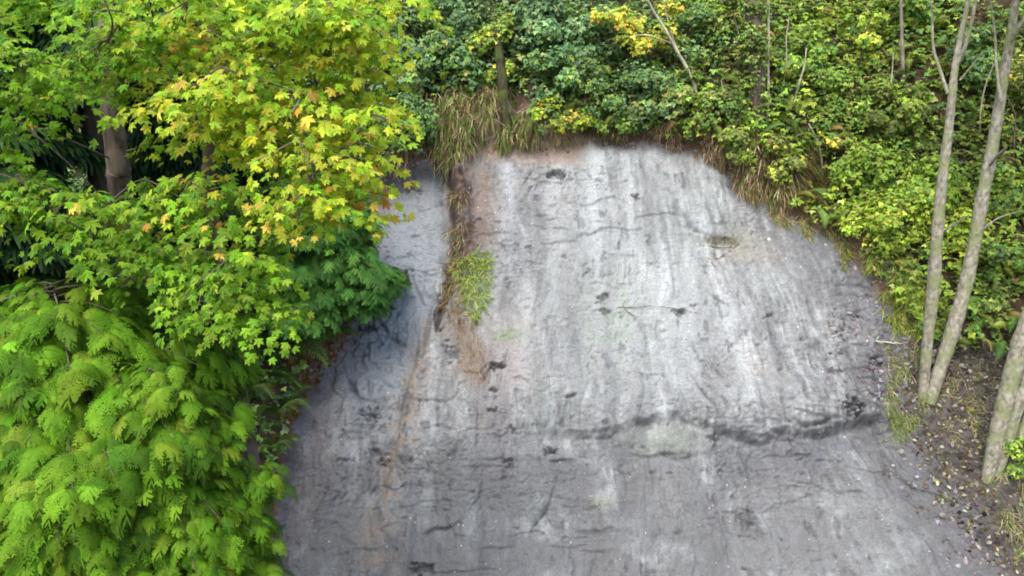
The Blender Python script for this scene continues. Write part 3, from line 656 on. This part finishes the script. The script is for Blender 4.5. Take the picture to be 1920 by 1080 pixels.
B = [
 ('bush', 'dark blue-green bush directly right of the yellow maple crown', 'bush', 765, 95, 62, 75, mixp('blue', 'mid', .4), .09),
 ('bush', 'dark green bush overhanging the scar edge beneath the maple tips', 'bush', 760, 215, 58, 52, mixp('mid', 'blue', .5), .085),
 ('bush', 'bluish green bush left of the mossy stump at the scar head', 'bush', 845, 120, 60, 55, mixp('blue', 'mid', .5), .085),
 ('bush', 'shaded blue-green bush high above the left chute', 'bush', 850, 30, 65, 50, PAL['blue'], .09),
 ('bush', 'yellow-green bush growing over the dark mossy stump', 'bush', 925, 85, 44, 62, mixp('yel', 'mid', .45), .085),
 ('bush', 'deep blue-green bush right behind the mossy stump', 'bush', 1010, 55, 66, 60, PAL['blue'], .08),
 ('bush', 'round dark green bush right of the stump above the pale streak', 'bush', 1035, 145, 60, 48, mixp('blue', 'mid', .35), .08),
 ('bush', 'yellow-tinged low bush on the lip right of the dry grass', 'bush', 1040, 215, 58, 30, mixp('bright', 'gold', .22), .07),
 ('bush', 'large blue-green bush left of the yellow sapling', 'bush', 1100, 70, 70, 60, PAL['blue'], .085),
 ('bush', 'green bush hanging over the middle of the scar lip', 'bush', 1120, 160, 62, 48, mixp('mid', 'blue', .45), .08),
 ('bush', 'light green low bush beside the topmost pale streak of clay', 'bush', 1150, 218, 54, 26, mixp('mid', 'bright', .4), .07),
 ('bush', 'dark green bush below the yellow sapling leaves', 'bush', 1200, 150, 66, 50, mixp('blue', 'mid', .3), .085),
 ('bush', 'shadowy bush at the scar lip where the edge starts to descend right', 'bush', 1235, 205, 50, 36, mixp('blue', 'olive', .4), .075),
 ('bush', 'green bush right of the yellow sapling stem', 'bush', 1310, 60, 58, 60, mixp('mid', 'blue', .5), .085),
 ('bush', 'mid green bush over the reddish bank of bare roots', 'bush', 1290, 165, 55, 46, mixp('mid', 'olive', .35), .08),
 ('bush', 'olive bush with drooping stems on the bank left of the hanging vine', 'bush', 1350, 200, 52, 46, mixp('olive', 'mid', .5), .08),
 ('bush', 'light green leafy bush directly left of the hanging vine', 'bush', 1400, 175, 44, 30, mixp('bright', 'mid', .5), .08),
 ('bush', 'olive bush trailing down the bank below the hanging vine middle', 'bush', 1400, 265, 50, 42, mixp('olive', 'bright', .3), .07),
 ('bush', 'green bush right of the ivied trunk at the upper frame', 'bush', 1500, 105, 56, 52, mixp('bright', 'mid', .6), .085),
 ('bush', 'soft mid green rounded bush above the dark hollow in the bank', 'bush', 1580, 175, 74, 52, mixp('mid', 'bright', .45), .075),
 ('bush', 'small yellowing bush on the bank left of the arched dead stem', 'bush', 1470, 300, 46, 40, mixp('olive', 'yel', .25), .07),
 ('bush', 'orange-tipped small bush just right of the arched dead stem', 'bush', 1560, 265, 34, 26, mixp('olive', 'gold', .4), .07),
 ('bush', 'bright yellow-green bush at the upper frame beside the black hollow', 'bush', 1640, 75, 58, 50, mixp('bright', 'yel', .45), .09),
 ('bush', 'olive green bush between the soft bush and the first pale trunk', 'bush', 1680, 210, 66, 50, mixp('olive', 'bright', .45), .075),
 ('bush', 'green bush at the top frame edge above the black hollow', 'bush', 1735, 25, 50, 34, mixp('bright', 'mid', .5), .09),
 ('bush', 'dark bush in the gap between the two pale trunks near the top', 'bush', 1835, 120, 50, 70, mixp('mid', 'blue', .4), .08),
 ('bush', 'yellow-green bush at the right frame edge near the top', 'bush', 1905, 190, 40, 90, mixp('olive', 'yel', .3), .08),
 ('bush', 'bright green broad bush left of the first pale trunk', 'bush', 1660, 320, 82, 58, mixp('bright', 'mid', .15), .075),
 ('bush', 'vivid lime bush at the descending right edge of the scar', 'bush', 1665, 420, 84, 52, mixp('bright', 'yel', .3), .07),
 ('bush', 'lime green bush behind the first pale trunk at mid height', 'bush', 1745, 350, 58, 60, PAL['bright'], .075),
 ('bush', 'yellow-green bush between the two pale trunks at mid height', 'bush', 1800, 440, 52, 62, mixp('bright', 'yel', .35), .075),
 ('bush', 'green bush against the right frame edge at mid height', 'bush', 1890, 360, 52, 66, mixp('mid', 'bright', .5), .075),
 ('bush', 'dark green bush at the right frame edge above the big trunk clump', 'bush', 1890, 490, 52, 56, mixp('mid', 'bright', .3), .075),
 ('bush', 'small shaded bush low between the pale trunks and the clump', 'bush', 1850, 560, 36, 32, mixp('mid', 'olive', .4), .07),
 ('bush', 'low green bush with glossy leaves at the foot of the big trunk clump', 'bush', 1912, 850, 34, 44, mixp('bright', 'mid', .4), .06),
 ('bush', 'mossy green bush at the top frame left of the ivied trunk', 'bush', 1360, 60, 38, 80, mixp('mid', 'olive', .5), .085),
]
for b in B: bush(b[0], b[1], b[2], *b[3:8], b[8], group='bushes on the hillside')

# grassy thicket along the descending right edge
def blades(acc, idx, size, pal, down=.6, spread=.5, tpl=None, jit=.25):
    tpl = tpl or T_THIN
    n = len(idx); p = fP[idx] + Nf[idx] * rng.uniform(-.02, .02, (n, 1)); nb = Nf[idx]
    dn = np.cross(np.cross(nb, UP), nb) * -1; dn = norm(np.stack([0 * nb[:, 0], nb[:, 1], nb[:, 2] * 0 - .6], -1))
    hd = nb * .6 + UP * (.5 - down) + dn * down + rng.normal(0, spread, (n, 3)); nr = nb * .4 + UP * .5 + rng.normal(0, .4, (n, 3))
    scatter(acc, tpl, p, nr, hd, size * rng.uniform(.5, 1.3, n), palette(pal, n, jit))
DRY = [((.50, .42, .27), 3), ((.60, .52, .36), 2), ((.32, .23, .15), 2), ((.40, .40, .18), 1.5)]
RED = [((.20, .10, .07), 2), ((.22, .12, .07), 2), ((.10, .06, .045), 2)]
GN = fbm(PXf / 22, PYf / 30, 6, 3)
def grass_obj(name, label, parts, cat='grass', kind='stuff', m='dry'):
    a = Acc()
    for poly, n, size, pal, kw in parts: blades(a, pick(inpoly(poly) & (GN > kw.pop('g', -.02)), n), size, pal, **kw)
    o = a.build(name, M[m]); setp(o, label, cat, None, kind); return o
grass_obj('dry_grass', 'long dry tan grass and roots hanging over the scar head', [
    ([(800, 175), (870, 150), (990, 160), (1010, 235), (1000, 262), (870, 275), (850, 300), (815, 290)], 4600, .5, DRY + RED + PAL['olive'] + PAL['mid'], dict(down=1.0, spread=.34)),
    ([(990, 225), (1100, 225), (1100, 262), (1000, 268)], 900, .33, DRY, dict(down=1.0, spread=.25)),
    ([(826, 285), (882, 285), (876, 400), (872, 490), (838, 490), (830, 380)], 900, .22, RED + DRY + PAL['olive'], dict(down=1.0, spread=.4, g=.05)),
    ([(1080, 215), (1250, 225), (1250, 262), (1100, 252)], 900, .3, DRY + RED + PAL['olive'], dict(down=1.0, spread=.3)),
    ([(690, 270), (850, 240), (850, 300), (700, 320)], 900, .33, DRY + RED, dict(down=1.0, spread=.3))])
grass_obj('dry_grass', 'reddish roots and dry stems hanging on the right bank', [
    ([(1230, 225), (1320, 225), (1420, 330), (1400, 360), (1300, 288), (1240, 262)], 2200, .4, RED + DRY, dict(down=1.0, spread=.25)),
    ([(1350, 240), (1480, 250), (1500, 390), (1420, 380), (1360, 310)], 2600, .5, DRY + PAL['olive'] + RED, dict(down=1.0, spread=.22)),
    ([(1480, 230), (1570, 260), (1570, 380), (1490, 390)], 1300, .45, RED + PAL['olive'], dict(down=1.0, spread=.3))])
grass_obj('grass', 'straggly yellow-green grass along the descending right edge of the scar', [
    ([(1440, 380), (1560, 420), (1650, 500), (1720, 600), (1700, 625), (1600, 520), (1540, 460), (1450, 410)], 2300, .24, PAL['olive'] + PAL['olive'] + DRY, dict(down=.6, spread=.5)),
    ([(1580, 470), (1720, 480), (1770, 620), (1700, 640), (1620, 540)], 3000, .32, PAL['yel'] + PAL['olive'] + PAL['mid'], dict(down=.6, spread=.45)),
    ([(1660, 640), (1735, 640), (1740, 770), (1700, 830), (1660, 770)], 1000, .22, PAL['olive'] + DRY + PAL['mid'], dict(down=.5, spread=.5)),
    ([(1660, 740), (1720, 740), (1715, 830), (1670, 820)], 260, .26, PAL['mid'] + PAL['olive'], dict(down=.5, spread=.35))], m='leaf')
grass_obj('grass', 'sparse dry weeds with pale leaves around the trunk bases in the mud', [
    ([(1700, 780), (1960, 700), (1990, 1090), (1850, 1090)], 900, .13, PAL['olive'] + DRY, dict(down=.3, spread=.8)),
    ([(1740, 640), (1900, 640), (1860, 760), (1740, 760)], 700, .16, PAL['olive'] + DRY, dict(down=.3, spread=.7)),
    ([(1780, 700), (1850, 760), (1840, 840), (1800, 850), (1760, 780)], 450, .15, DRY + PAL['yel'], dict(down=.3, spread=.7)),
    ([(1850, 890), (1960, 800), (1990, 1000), (1900, 1040)], 700, .3, PAL['olive'] + DRY + PAL['mid'], dict(down=.7, spread=.4))], m='leaf')
T_MID = t_blade(.75)
def tuft(label, parts, base, name='grass_tuft'):
    root = empty(name, ground(*base), label, 'grass')
    for nm, poly, n, size, pal, kw in parts:
        a = Acc(); blades(a, pick(inpoly(poly), int(n * .7)), size, pal, tpl=T_MID, **kw); a.build(nm, M['leaf'], root)
    return root
tuft('bright green grass tuft clinging to the middle of the clay face', [
    ('green_blades', [(850, 505), (866, 480), (900, 468), (924, 474), (920, 530), (912, 580), (885, 605), (868, 560), (856, 530)], 1500, .25, [((.30, .42, .08), 3), ((.20, .32, .05), 3), ((.42, .44, .10), 1.5), ((.12, .18, .04), 1)], dict(down=.6, spread=.75)),
    ('brown_blades', [(832, 490), (868, 480), (872, 560), (862, 610), (842, 600), (826, 560)], 700, .26, [((.20, .13, .06), 2), ((.30, .24, .08), 2), ((.12, .08, .05), 2)], dict(down=.9, spread=.55)),
    ('dead_blades', [(850, 590), (890, 590), (912, 650), (918, 715), (895, 725), (868, 680)], 330, .22, [((.30, .19, .13), 3), ((.36, .28, .15), 2), ((.22, .2, .08), 1)], dict(down=1.0, spread=.35))], (880, 540))

tuft('small brownish moss clump with dead sticks on the upper right clay', [
    ('moss', [(1318, 446), (1350, 440), (1384, 446), (1380, 458), (1330, 460)], 420, .09, [((.10, .10, .04), 3), ((.17, .16, .06), 2), ((.06, .05, .04), 2)], dict(down=.5, spread=.7))], (1350, 450), 'moss_clump')
# undergrowth under and between the bushes
u = Acc(); vis = (PXf > -500) & (PXf < 2450) & (PYf > -420) & (PYf < 1500) & (Df > 3)
mk = vis & (sdf > 22) & (mdf > -10) & ~inpoly([(815, 190), (870, 150), (985, 165), (1005, 235), (1090, 235), (1090, 275), (850, 300), (815, 290)]) & ~(inpoly([(1300, 240), (1380, 255), (1490, 270), (1560, 290), (1560, 380), (1420, 380), (1300, 290)]) & (GN > -.1)) & ~inpoly([(1510, 290), (1570, 290), (1580, 370), (1510, 375)]) & ~inpoly([(1735, 70), (1810, 70), (1810, 125), (1735, 125)])
i = pick(mk, 115000); q = fbm(PXf[i] / 90, PYf[i] / 90, 4, 3)
c = np.where((q > .12)[:, None], palette(PAL['bright'], len(i)), np.where((q > -.18)[:, None], palette(PAL['mid'], len(i)), palette(PAL['olive'], len(i))))
tl = PXf[i] < 1250; c[tl] = palette(mixp('blue', 'mid', .45), int(tl.sum()))
n = len(i)
scatter(u, T_TRI, fP[i] + Nf[i] * rng.uniform(0, .40, (n, 1)) + rng.normal(0, .04, (n, 3)), Nf[i] * .4 + UP * .8 + rng.normal(0, .35, (n, 3)), rng.normal(0, .6, (n, 3)) + [0, -.5, -.2], .105 * rng.uniform(.5, 1.3, n), c)
i = pick(vis & (sdf > 14) & (mdf > 0), 16000)
blades(u, i, .3, PAL['olive'] + PAL['mid'] + DRY, down=.8, spread=.45)
for n, rg in ((520, (1250, 1950, 20, 640)), (220, (700, 1250, 20, 260))):
    i = pick(mk & (PXf > rg[0]) & (PXf < rg[1]) & (PYf > rg[2]) & (PYf < rg[3]), n)
    scatter(u, T_FROND, fP[i] + Nf[i] * .12, UP + Nf[i] * .5 + rng.normal(0, .3, (n, 3)), Nf[i] * .6 + rng.normal(0, .6, (n, 3)) + [0, -.2, .1], rng.uniform(.25, .6, n), palette(PAL['mid'] + PAL['olive'], n))
setp(u.build('undergrowth', M['leaf']), 'mixed leafy undergrowth covering the hillside soil between the bushes', 'undergrowth', None, 'stuff')

# ferns on the left bank
def fern(label, x, y, L, n=16, pal=None, seed=0, stretch=0):
    g = ground(x, y); root = empty('fern', g, label, 'fern', 'ferns on the left bank'); a = Acc()
    az = np.arange(n) * 2.4 + rng.random(); d = np.stack([np.cos(az), np.sin(az) * .8 - .45, np.zeros(n) + .35], -1)
    nr = UP + d * -.2 + rng.normal(0, .15, (n, 3))
    scatter(a, T_FROND, np.repeat(g[None], n, 0), nr, d, L * rng.uniform(.7, 1.15, n), palette(pal or [((.10, .22, .05), 3), ((.15, .28, .07), 2), ((.20, .30, .10), 1)], n))
    a.build('fronds', M['fern'], root)
    s = Acc(); 
    for k in range(5): tube(s, smooth_line([g, g + d[k] * .25 * L + [0, 0, .1 * L]], 4), .008, 5)
    s.build('stalks', M['twig'], root); return root
FERNS = [('drooping sword fern at the scar edge beneath the dark young cedar', 545, 640, 1.0), ('largest sword fern hanging left of the bare orange bank', 500, 660, 1.2),
         ('fern with long narrow fronds just above the orange leaf litter', 590, 640, .8), ('fern half hidden against the cedar sprays below the dark hole', 470, 730, .9),
         ('small fern beside the yellow leaves on the left bank', 520, 770, .7), ('lowest fern at the left edge of the scar beside the cedar', 515, 840, .6)]
for lb, x, y, L in FERNS: fern(lb, x, y, L)

# ---------- pale trunks at the right
def stem_tree(name, label, stems, Y, mt='alder', cat='tree', crown=None, sides=14, group=None, sink=.25, base_px=None):
    """stems: list of (part name, [(px, py, width px)], depth shift)"""
    s0 = stems[0][1][0]; g = ground(s0[0], s0[1]) if Y is None else np.array(at(s0[0], s0[1], Y)); Yt = g[1]
    g = g.copy(); root = empty(name, g, label, cat, group)
    for j, (nm, pts, dy) in enumerate(stems):
        a = Acc(); P_ = np.array([at(x, y, Yt + dy * k / max(1, len(pts) - 1)) for k, (x, y, w) in enumerate(pts)]); R_ = np.array([w * .93 / F * Yt / cp * .5 for x, y, w in pts])
        if j == 0 or nm == 'stem': P_[0] = P_[0] - UP * sink
        n = max(10, len(pts) * 7); tube(a, smooth_line(P_, n), np.interp(np.linspace(0, len(pts) - 1, n), np.arange(len(pts)), R_) * (1 + .04 * rng.standard_normal(n)), sides, wob=.06); a.build(nm, M[mt], root, True)
    if crown:
        a = Acc(); x, y, rx, ry, pal, nn, lf = crown; c = at(x, y, Yt); m = Yt / F; K = max(6, int(nn / 60)); lc = c + rdir(K) * (rng.random((K, 1)) ** .4) * [rx * m, rx * m * .7, ry * m]
        k = rng.integers(0, K, nn); d = rdir(nn); p = lc[k] + d * (rng.random((nn, 1)) ** .5) * rng.uniform(.12, .3, (nn, 1))
        scatter(a, T_TRI if lf < .14 else T_MAPLE, p, UP + d * .4 + [0, -.35, 0] + rng.normal(0, .3, (nn, 3)), d + [0, -.3, -.3], lf * rng.uniform(.6, 1.2, nn), palette(pal, nn)); a.build('crown', M['leaf'], root)
    return root
stem_tree('alder_tree', 'slim pale trunk forking high up, left one of the leaning pair', [
    ('trunk', [(1733, 738, 20), (1738, 650, 22), (1750, 540, 25), (1758, 430, 22), (1768, 330, 19), (1780, 230, 16), (1790, 130, 13), (1803, 60, 10), (1815, 0, 8), (1835, -150, 6), (1850, -420, 3)], 0),
    ('branch', [(1777, 175, 7), (1762, 130, 6), (1750, 90, 5), (1748, 40, 4), (1742, -60, 3)], .4),
    ('branch', [(1790, 130, 9), (1812, 80, 7), (1828, 10, 6), (1850, -120, 4)], -.4),
    ('branch', [(1765, 436, 5), (1790, 420, 4), (1816, 404, 3)], -.5),
    ('branch', [(1800, 150, 4), (1825, 120, 3), (1845, 95, 2)], -.3)], None, crown=(1840, -260, 160, 190, PAL['bright'], 1500, .1))
stem_tree('alder_tree', 'thicker pale trunk leaning right behind its neighbour, right one of the pair', [
    ('trunk', [(1744, 745, 22), (1760, 700, 26), (1780, 640, 29), (1808, 545, 27), (1826, 460, 25), (1842, 370, 24), (1858, 290, 22), (1872, 210, 20), (1884, 130, 18), (1896, 60, 16), (1904, 0, 14), (1930, -180, 10), (1950, -420, 4)], .3),
    ('branch', [(1893, 80, 10), (1908, 55, 9), (1930, 20, 7), (1980, -80, 4)], -.4),
    ('branch', [(1856, 310, 6), (1870, 292, 5), (1888, 276, 3)], -.5),
    ('branch', [(1876, 190, 6), (1868, 120, 5), (1865, 60, 4), (1852, -30, 3)], .5),
    ('branch', [(1830, 440, 4), (1870, 410, 3), (1915, 395, 2)], .5)], None, crown=(1950, -260, 170, 190, PAL['bright'], 1500, .1))
stem_tree('alder_tree', 'clump of thick pale trunks rising from mud at the right frame edge', [
    ('trunk', [(1852, 892, 26), (1868, 820, 34), (1888, 740, 36), (1912, 650, 35), (1942, 560, 33), (1990, 400, 28), (2060, 150, 20), (2120, -200, 10)], 0),
    ('stem', [(1870, 888, 20), (1890, 820, 26), (1912, 750, 28), (1945, 670, 28), (1990, 560, 25), (2080, 350, 20), (2200, 0, 10)], -.2),
    ('stem', [(1895, 870, 14), (1915, 810, 16), (1940, 750, 17), (1985, 660, 15), (2100, 450, 10)], .2)], None, crown=(2100, -150, 160, 190, PAL['bright'], 1200, .1))
stem_tree('hanging_vine', 'long thin pale vine hanging straight down over the right bank', [
    ('stem', [(1445, 392, 3), (1443, 340, 3.4), (1438, 290, 3.6), (1436, 235, 4), (1441, 190, 4.5), (1440, 120, 5), (1441, 40, 5), (1438, -60, 4)], .1)], 18.6, mt='pale', cat='vine', sides=6, sink=0)
stem_tree('dead_stem', 'arched bare pale stem standing over the dark hollow in the bank', [
    ('stem', [(1539, 345, 4), (1541, 310, 4), (1536, 275, 4), (1526, 250, 3), (1516, 232, 2)], -.2), ('twig', [(1538, 320, 2), (1530, 338, 2), (1528, 350, 1.5)], -.1)], None, mt='pale', cat='stem', sides=6, sink=.1)
stem_tree('dead_stem', 'short slanting pale stem among leaves right of the hanging vine', [
    ('stem', [(1488, 200, 4), (1496, 165, 4), (1508, 125, 3.5), (1512, 90, 2.5)], -.2)], None, mt='pale', cat='stem', sides=6, sink=.1)
stem_tree('maple_sapling', 'leaning sapling with pale stems and golden yellow leaves at the top frame', [
    ('trunk', [(1318, 190, 7), (1296, 145, 6.5), (1272, 100, 6), (1250, 60, 5), (1225, 20, 4), (1205, -20, 3)], -.5), ('branch', [(1276, 110, 4), (1262, 70, 3.5), (1248, 20, 3), (1240, -30, 2)], -.2),
    ('branch', [(1262, 82, 3), (1210, 66, 2.5), (1160, 72, 2)], -.4)], None, mt='pale', sides=8, crown=(1205, 50, 92, 40, PAL['gold'] + PAL['yel'] + PAL['yel'] + PAL['bright'], 800, .10))
stem_tree('ivied_tree', 'dark ivy covered trunk rising beside the hanging vine at the top', [
    ('trunk', [(1420, 215, 34), (1418, 150, 32), (1415, 80, 30), (1412, 0, 28), (1410, -200, 22), (1408, -500, 10)], .2)], None, mt='brown', crown=(1412, 60, 26, 120, mixp('olive', 'mid', .5), 1400, .07))
stem_tree('mossy_stump', 'dark leaning stump with roots at the middle of the scar head', [
    ('trunk', [(952, 236, 26), (945, 190, 22), (942, 150, 20), (936, 100, 17), (930, 50, 14)], .2), ('root', [(950, 190, 9), (965, 215, 8), (978, 240, 6)], -.3), ('root', [(948, 190, 7), (962, 225, 6), (966, 250, 4)], -.4),
    ('root', [(940, 200, 8), (925, 225, 6), (915, 250, 4)], -.3)], None, mt='moss', cat='stump')
stem_tree('slim_tree', 'slim grey trunk standing in the upper right thicket', [
    ('trunk', [(1700, 170, 7), (1692, 100, 6), (1690, 30, 6), (1688, -60, 5), (1685, -300, 3)], 0)], None, mt='grey', sides=8, crown=(1685, -180, 90, 90, PAL['bright'], 800, .1))

r3 = np.random.default_rng(21)
for x, y, h, ln, mt_, lb in ((1385, 160, 140, -12, 'twig', 'dark thin stem standing left of the ivied trunk'), (1462, 180, 150, 18, 'pale', 'thin pale stem immediately right of the upper hanging vine'),
        (1610, 150, 120, 24, 'twig', 'dark thin stem leaning right beside the yellow-green top bush'),
        (1655, 250, 150, 20, 'pale', 'tall thin pale stem left of the slim grey trunk'),         (1838, 250, 130, 26, 'pale', 'thin pale stem rising between the two leaning pale trunks'), (1902, 300, 120, -14, 'twig', 'dark thin stem at the right frame edge beside the thicker pale trunk'),
        (1340, 240, 90, 12, 'pale', 'short thin pale stem on the bank above the reddish roots'), ):
    stem_tree('thin_stem', lb, [('stem', [(x, y, 3.4), (x + ln * .3 + r3.normal(0, 4), y - h * .35, 3), (x + ln * .7 + r3.normal(0, 5), y - h * .7, 2.4), (x + ln, y - h, 1.5)], -.3 * r3.random())], None, mt=mt_, cat='stem', sides=5, sink=.05, group='thin bare stems on the upper right bank')
# ---------- things lying on the clay
def fallen(label, line, w, name='fallen_branch', mt='twig'):
    P_ = np.array([ground(x, y) for x, y in line]); k = np.array([0, -.7, .6]); P_ = P_ + k * .012
    root = empty(name, P_[0], label, 'branch', 'dead branches lying on the clay'); a = Acc(); n = 6 * len(P_)
    tube(a, smooth_line(P_, n) + np.cumsum(rng.normal(0, .012, (n, 3)), axis=0) * np.sin(np.linspace(0, np.pi, n))[:, None], np.linspace(w, w * .4, n) * rng.uniform(.7, 1.2, n) * .8, 6, wob=.4); a.build('stick', M[mt], root, True); return root
fallen('dark horizontal stick under the mossy patch on the upper right clay', [(1318, 462), (1345, 462), (1372, 463)], .028)
fallen('short dark stick slanting down left from the mossy patch', [(1384, 458), (1358, 474), (1334, 488)], .022)
fallen('long thin stick slanting down right below the mossy patch', [(1334, 492), (1355, 518), (1375, 545), (1396, 572)], .018)
fallen('long thin horizontal stick between two small holes mid face', [(1160, 577), (1210, 582), (1255, 584), (1310, 588)], .014)
fallen('short stick crossing left of the long horizontal one', [(1168, 572), (1180, 590), (1188, 600)], .014)
fallen('dark broken stick in the left bluish chute', [(700, 604), (722, 618), (748, 630)], .028)
fallen('pale stick lying at the far right wet edge of the clay', [(1640, 640), (1670, 641), (1700, 644)], .02, mt='pale')

def lumps(acc, idx, size, pal, sq=.6):
    V, Fc = [], []
    t = (1 + 5 ** .5) / 2
    V = norm(np.array([[-1, t, 0], [1, t, 0], [-1, -t, 0], [1, -t, 0], [0, -1, t], [0, 1, t], [0, -1, -t], [0, 1, -t], [t, 0, -1], [t, 0, 1], [-t, 0, -1], [-t, 0, 1]]))
    V = V * rng.uniform(.7, 1.2, (12, 1)) * [1, .8, sq]
    Fc = np.array([[0, 11, 5], [0, 5, 1], [0, 1, 7], [0, 7, 10], [0, 10, 11], [1, 5, 9], [5, 11, 4], [11, 10, 2], [10, 7, 6], [7, 1, 8], [3, 9, 4], [3, 4, 2], [3, 2, 6], [3, 6, 8], [3, 8, 9], [4, 9, 5], [2, 4, 11], [6, 2, 10], [8, 6, 7], [9, 8, 1]])
    n = len(idx); scatter(acc, (V, Fc), fP[idx], Nf[idx] + rng.normal(0, .3, (n, 3)), rng.normal(0, 1, (n, 3)), size * rng.uniform(.4, 1.4, n) ** 1.5, palette(pal, n))
PEB = [((.30, .30, .31), 4), ((.2, .2, .21), 3), ((.5, .5, .48), .5), ((.24, .19, .15), 1)]
a = Acc(); lumps(a, pick(vis & (sdf < -10) & (mdf > -30), 2600), .016, PEB)
lumps(a, pick(vis & (sdf < 0) & (np.abs(PXf - 1630) < 80) & (np.abs(PYf - 660) < 110), 300), .045, [((.12, .12, .13), 3), ((.22, .22, .24), 2)])
lumps(a, pick(vis & (np.abs(sdf) < 12) & (PYf < 700), 700), .032, [((.20, .16, .13), 2), ((.26, .25, .25), 2), ((.09, .07, .05), 1)])
lumps(a, pick(vis & (np.abs(mdf + 10) < 45), 1100), .04, [((.16, .15, .15), 2), ((.09, .08, .08), 3), ((.24, .24, .25), 1)])
setp(a.build('rubble', M['scar']), 'small clods and chips of clay scattered over the bare face', 'rubble', None, 'stuff')
a = Acc(); md = vis & (mdf < -6)
lumps(a, pick(md, 900), .035, [((.06, .05, .05), 3), ((.11, .10, .09), 2), ((.03, .025, .025), 2)])
i = pick(md, 1500); n = len(i)
i = np.concatenate([i, pick(md, 2200)]); n = len(i)
scatter(a, T_LEAF, fP[i] + Nf[i] * .015, Nf[i] + rng.normal(0, .4, (n, 3)), rng.normal(0, 1, (n, 3)), .085 * rng.uniform(.5, 1.4, n), palette([((.30, .29, .20), 2), ((.16, .12, .07), 3), ((.45, .44, .36), 1), ((.10, .14, .04), 1)], n))
setp(a.build('debris', M['dry']), 'leaf litter and clods strewn over the dark mud at lower right', 'litter', None, 'stuff')
a = Acc(); i = pick(inpoly([(560, 590), (660, 600), (640, 660), (560, 760), (540, 820), (500, 950), (480, 930), (520, 780), (540, 700)]), 700); n = len(i)
scatter(a, T_LEAF, fP[i] + Nf[i] * .02, Nf[i] + rng.normal(0, .4, (n, 3)), rng.normal(0, 1, (n, 3)), .10 * rng.uniform(.5, 1.4, n), palette([((.32, .14, .04), 2), ((.22, .10, .04), 3), ((.40, .26, .10), 1), ((.12, .16, .04), 2)], n))
setp(a.build('fallen_leaves', M['dry']), 'orange-brown fallen leaves on the left bank below the ferns', 'leaves', None, 'stuff')
for lb, x, y, s in (('largest white stone near the bottom edge of the clay face', 937, 1066, .05), ('small white stone left of the largest one by the bottom edge', 853, 1071, .028), ('cream white stone right of the crack in the lower middle', 1072, 926, .04),
                    ('tiny pale stone below the lower middle cream stone', 1070, 1018, .025), ('white stone at the right edge below the lime bush', 1547, 459, .035), ('small white stone above the wet right edge near the grass', 1442, 449, .03),
                    ('white stone on the dark wet clay right of the pits', 1625, 640, .035)):
    g = ground(x, y); a = Acc(); j = np.array([np.argmin(((fP - g) ** 2).sum(1))]); lumps(a, j, s, [((.6, .6, .56), 1)], .7)
    setp(a.build('stone', M['stone'], None, True), lb, 'stone', 'white stones on the clay')
print('terrain verts', len(fP), 'objects', len(bpy.data.objects))
